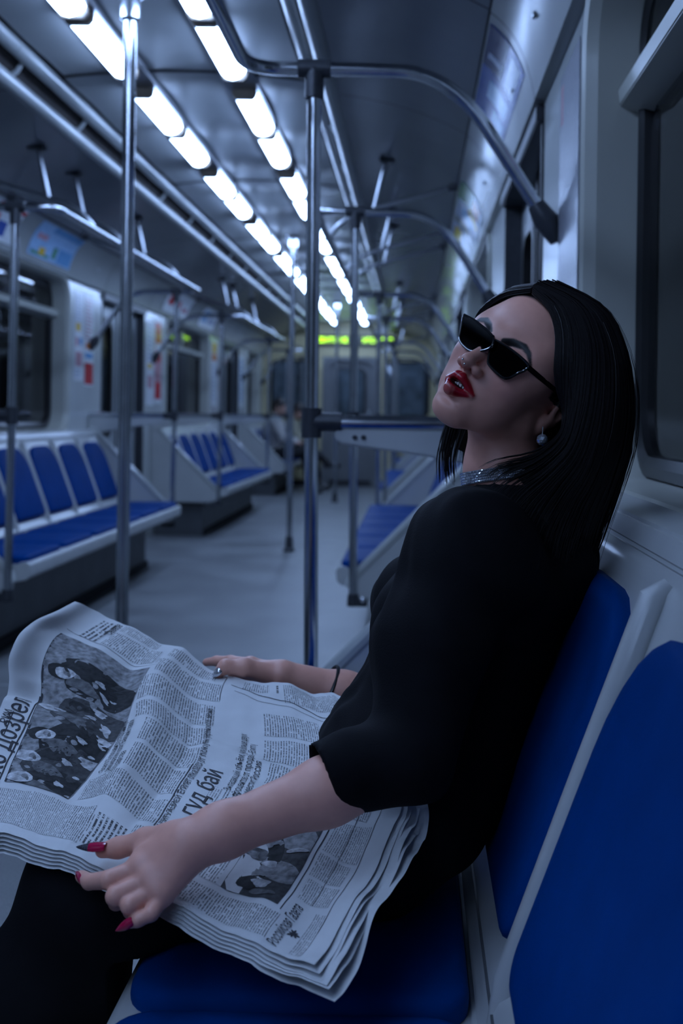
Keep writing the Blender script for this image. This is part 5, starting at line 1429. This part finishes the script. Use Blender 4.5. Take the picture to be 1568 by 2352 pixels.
lettering('А СИТУАЦИЕЙ', .514, .235, .375, .0085)
lettering('Египет отказался от покупки украинского зерна', .514, .385, .820, .0105)
lettering('Выпадающий объём, чуть больше двух', .600, .455, .730, .0105)
lettering('процентов от продаж,—Египту', .621, .440, .690, .0105)
lettering('возместит Россия', .642, .430, .585, .0105)
lettering('Всего 25 процентов сторонников', .306, .375, .615, .0105)
lettering('демократии хотят Байдена главой', .325, .355, .600, .0105)
lettering('государства', .344, .345, .435, .0105)
lettering('Российская Газета', .893, .016, .150, .0165, bold=0.0)
lettering('Севере', .172, .945, .990, .014, bold=0.0)
lettering('ЛАСЬ', .072, .165, .205, .010); lettering('РИИ', .032, .44, .50, .012)
# two-headed crest beside the title
cr = [(.908 + (.0125 + .004*math.cos(8*a) + .003*math.cos(3*a+1))*math.sin(a)*0.9, .072 + (.0125 + .004*math.cos(8*a) + .003*math.cos(3*a+1))*math.cos(a)*0.8) for a in [2*math.pi*i/48 for i in range(48)]]
decal('crest', cr, M['ink'])
# pictures
def grey(n, v): 
    if ('g%d' % n) not in M: M['g%d' % n] = mat('print_grey_%d' % n, (v, v, v*1.02), 0.75, spec=0.2, var=0.55, vscale=120)
    return M['g%d' % n]
G0, G1, G2, G3, G4 = grey(0, .02), grey(1, .05), grey(2, .11), grey(3, .22), grey(4, .42)
pic = grid_obj('news_picture', .083, .300, .230, .872, .0005, G3, slant=True); pic['label'] = 'printed grey picture of men in dark uniforms'
def blob(t, q, rt, rq, m_, h, rot=0.0, n=20, wob=0.12, par_=None, seed=0):
    pts = []
    for i in range(n):
        a = 2*math.pi*i/n; r = 1 + wob*math.sin(3*a+seed) + wob*0.6*math.sin(5*a+2.1*seed)
        x, y = rt*r*math.cos(a), rq*r*math.sin(a); pts.append((t + (x*math.cos(rot)-y*math.sin(rot))/TL, q + (x*math.sin(rot)+y*math.cos(rot))/QL))
    pts = [(min(max(p[0], par_[0]), par_[1] if par_[1] > .5 else .250 + .125*(min(max(p[1], par_[2]), par_[3])-.23)), min(max(p[1], par_[2]), par_[3])) for p in pts]
    # subdivide towards the centre so that the print follows the bends
    tt = np.array([p[0] for p in pts]); qq = np.array([p[1] for p in pts]); g = MB(); rings = []
    for s_ in (1.0, .75, .5, .25): rings.append(SP(t + (tt-t)*s_, q + (qq-q)*s_, np.full(n, h)))
    V = [tuple(p) for r in rings for p in r] + [tuple(SP(t, q, h))]; Fq = []
    for k2 in range(3):
        for i in range(n): Fq.append((k2*n+i, k2*n+(i+1) % n, (k2+1)*n+(i+1) % n, (k2+1)*n+i))
    for i in range(n): Fq.append((3*n+i, 3*n+(i+1) % n, 4*n))
    g.add(V, Fq); o = g.build('printed_shape', m_, None, smooth=0, fix=False); npar(o, par_[4]); return o
PB = (.084, .299, .231, .871, pic)
rule(.0845, .231, .0845, .871, .0028)
heads = [(.132, .735, 1), (.118, .575, 2), (.122, .445, 3), (.112, .350, 4), (.118, .258, 5)]
for i, (t, q, sd) in enumerate(heads):
    blob(t+.095, q-.005, .046, .040, G1 if i % 2 else G0, .0007 + .00004*i, .15, 24, .10, PB, sd)
    blob(t+.060, q+.030, .018, .014, G0, .0009 + .00004*i, .4, 16, .15, PB, sd+1)
    blob(t+.055, q-.035, .020, .012, G2, .00095 + .00004*i, -.4, 16, .15, PB, sd+2)
for i, (t, q, sd) in enumerate(heads):
    blob(t-.004, q, .0150, .0125, G0 if i in (2, 0) else G4, .0011, .2, 18, .06, PB, sd)
    blob(t+.008, q-.002, .0115, .0100, G4, .00115, .2, 18, .05, PB, sd)
    blob(t+.010, q+.004, .0040, .0065, G3, .00120, .3, 12, .1, PB, sd); blob(t+.018, q-.004, .0020, .0045, G2, .00121, .2, 10, .1, PB, sd)
    blob(t+.095, q+.012, .0060, .0050, G4, .0011, 0, 12, .2, PB, sd+3); blob(t+.130, q-.02, .0045, .0028, G4, .0011, .5, 8, .1, PB, sd)
for (t, q, a, c) in ((.235, .62, .010, .006), (.255, .56, .005, .014), (.24, .70, .004, .010), (.27, .40, .020, .009), (.262, .50, .008, .014)): blob(t, q, a, c, G4, .00112, .3, 14, .2, PB, 1)
pic2 = grid_obj('news_picture', .700, .842, .118, .455, .0005, G1); pic2['label'] = 'printed dark picture of pods and grain'
PB2 = (.701, .841, .119, .454, pic2)
blob(.715, .20, .020, .045, M['paper'], .0006, .3, 20, .2, PB2, 2); blob(.712, .30, .012, .03, M['paper'], .00061, .3, 20, .2, PB2, 4)
for i, (t, q, a, c, m_) in enumerate(((.80, .225, .030, .018, G3), (.800, .345, .034, .020, G3), (.79, .415, .020, .012, G2), (.76, .30, .008, .030, G0), (.745, .16, .010, .012, G0), (.765, .245, .008, .006, G4), (.775, .17, .010, .007, G4), (.755, .20, .006, .004, G4), (.79, .14, .014, .005, G2), (.735, .35, .012, .012, G2), (.745, .39, .010, .009, G2), (.728, .27, .010, .012, G2), (.735, .41, .008, .010, G3), (.76, .37, .006, .008, G3), (.825, .40, .016, .004, G3), (.81, .30, .012, .004, G4))):
    blob(t, q, a, c, m_, .0008 + .00003*i, -.5 if i < 3 else .2, 18, .12, PB2, i)
for q in (.20, .26, .32, .38, .41): blob(.735 + .02*math.sin(40*q), q, .007, .007, G3, .0014, 0, 12, .3, PB2, q*40)
# ------------------------------------------------------------------ two passengers at the far end
M['skin2'] = mat('passenger_skin', (0.45, 0.26, 0.20), 0.5, var=.05)
M['hair2'] = mat('passenger_hair', (0.02, 0.012, 0.009), 0.5, var=.2)
def passenger(label, hip, neck, head, hands, knees, feet, jacket, pants, face):
    root = empty('person', (hip[0], hip[1], 0.44)); root.matrix_basis = Matrix.Translation((hip[0], hip[1], 0.44)); tag(root, label, 'person')
    def pp(o): o.parent = root; o.matrix_parent_inverse = root.matrix_basis.inverted(); return o
    hip, neck, head = map(lambda a: np.array(a, float), (hip, neck, head)); f = np.array(face, float); f /= np.linalg.norm(f)
    lo, hi = np.array((hip[0]-0.25, hip[1]-0.4, 0.0)), np.array((hip[0]+1.0, hip[1]+0.4, 1.35))
    sd = np.cross(f, (0, 0, 1.0)); sd /= np.linalg.norm(sd); up_ = np.cross(sd, f)
    S = Field(head - 0.16, head + 0.16, 0.005)
    S.ell(head, (0.078, 0.078, 0.098), k=0); S.ell(head + f*0.03 - up_*0.045, (0.055, 0.055, 0.06), k=0.03); S.cone(head + f*0.082 - up_*0.01, head + f*0.098 - up_*0.035, 0.008, 0.011, k=0.012)
    S.cone(head - up_*0.06 - f*0.015, neck, 0.048, 0.05, k=0.03)
    for s in (-1, 1):
        S.ell(head + sd*s*0.078 - up_*0.01, (0.012, 0.016, 0.028), k=0.01)
        carve(S, head + f*0.085 + sd*s*0.03 + up_*0.008, (0.014, 0.014, 0.010), 0.01)
    S.ell(head + f*0.078 - up_*0.062, (0.018, 0.010, 0.008), k=0.008)
    parts = [S.mesh()]
    for h in hands:
        h = np.array(h, float); S = Field(h - 0.10, h + 0.10, 0.004)
        S.ell(h, (0.035, 0.028, 0.022), k=0.01)
        for i in range(4): S.chain([h + (0.02, -0.02+0.013*i, 0), h + (0.055, -0.024+0.014*i, -0.008), h + (0.072, -0.024+0.014*i, -0.03)], (0.009, 0.008, 0.006), k=0.004)
        S.chain([h + (0, 0.025, 0), h + (0.03, 0.045, 0.0), h + (0.05, 0.045, -0.01)], (0.011, 0.009, 0.007), k=0.005)
        parts.append(S.mesh())
    for s in (0, 1):
        k_, a = np.array(knees[s], float), np.array(feet[s], float); S = Field(a - 0.09, a + 0.12, 0.006); S.cone(a, a + (k_-a)*0.25, 0.036, 0.04, k=0); parts.append(S.mesh())
    b_ = pp(mesh_obj('body', parts, M['skin2']))
    S = Field(lo, hi, 0.011)
    sh = [neck + (0, -0.19, -0.07), neck + (0, 0.19, -0.07)]
    mid = hip*0.5 + neck*0.5
    S.ell(hip + (0, 0, 0.04), (0.15, 0.19, 0.13), k=0); S.ell(mid, (0.13, 0.18, 0.19), k=0.08); S.ell(neck + (-0.02, 0, -0.13), (0.12, 0.19, 0.13), k=0.08); S.cone(sh[0], sh[1], 0.06, 0.06, k=0.06); S.cone(neck - (0, 0, .06), neck, 0.08, 0.065, k=0.03)
    for s in (0, 1):
        h = np.array(hands[s], float); el = (sh[s] + h)/2 + np.array((-0.03, (-0.08, 0.08)[s], -0.08)); S.chain([sh[s], el, h + (-0.03, 0, 0.005)], (0.065, 0.055, 0.04), k=0.03)
    S.disp(lambda X, Y, Z: 0.004*np.sin(50*Z+20*X)*np.sin(33*Y+12*Z))
    pp(mesh_obj('jacket', [S.mesh()], jacket))
    S = Field(lo, hi, 0.011)
    S.ell(hip, (0.15, 0.19, 0.11), k=0)
    for s in (0, 1):
        k_, a = np.array(knees[s], float), np.array(feet[s], float); S.chain([hip + (0.05, (-0.09, 0.09)[s], 0), k_, a*0.8 + k_*0.2], (0.095, 0.07, 0.055), k=0.04)
    pp(mesh_obj('trousers', [S.mesh()], pants))
    for s in (0, 1):
        a = np.array(feet[s], float); S = Field(a - 0.14, a + 0.26, 0.008); S.cone(a + (0, 0, -0.035), a + (0.14, 0, -0.045), 0.042, 0.036, k=0.02); S.cone(a + (0, 0, .01), a + (0, 0, -0.04), 0.045, 0.045, k=0.02); pp(mesh_obj('shoe', [S.mesh()], M['black']))
    S = Field(head - 0.15, head + 0.15, 0.006)
    S.ell(head + up_*0.018 - f*0.016, (0.086, 0.088, 0.098), k=0); carve(S, head + f*0.085 - up_*0.045, (0.085, 0.085, 0.085), 0.01)
    S.D = np.maximum(S.D, -( (S.ax[2][None, None, :] - (head[2]-0.055)) + 0*S.ax[0][:, None, None] + 0*S.ax[1][None, :, None])).astype(np.float32)
    pp(mesh_obj('hair', [S.mesh()], M['hair2']))
    return root
jk1 = mat('pale_shirt', (0.42, 0.40, 0.38), 0.7, var=.15, vscale=9); jk2 = mat('beige_shirt', (0.30, 0.28, 0.20), 0.7, var=.15, vscale=9); tr1 = mat('black_trousers', (0.008, 0.008, 0.01), 0.8, var=.2)
passenger('passenger in a pale shirt with legs crossed, head bent, on the far left bench', (-0.96, 14.72, 0.50), (-0.88, 14.72, 1.00), (-0.82, 14.70, 1.125), [(-0.60, 14.60, 0.66), (-0.58, 14.80, 0.66)], [(-0.48, 14.62, 0.54), (-0.46, 14.78, 0.60)], [(-0.42, 14.62, 0.09), (-0.20, 14.66, 0.42)], jk1, tr1, (0.8, -0.35, -0.35))
passenger('passenger in a beige shirt leaning forward behind the pale-shirted one', (-0.95, 15.42, 0.50), (-0.74, 15.40, 0.96), (-0.64, 15.38, 1.07), [(-0.46, 15.28, 0.68), (-0.46, 15.50, 0.66)], [(-0.46, 15.32, 0.52), (-0.46, 15.52, 0.52)], [(-0.38, 15.32, 0.09), (-0.38, 15.52, 0.09)], jk2, tr1, (0.8, -0.3, -0.4))
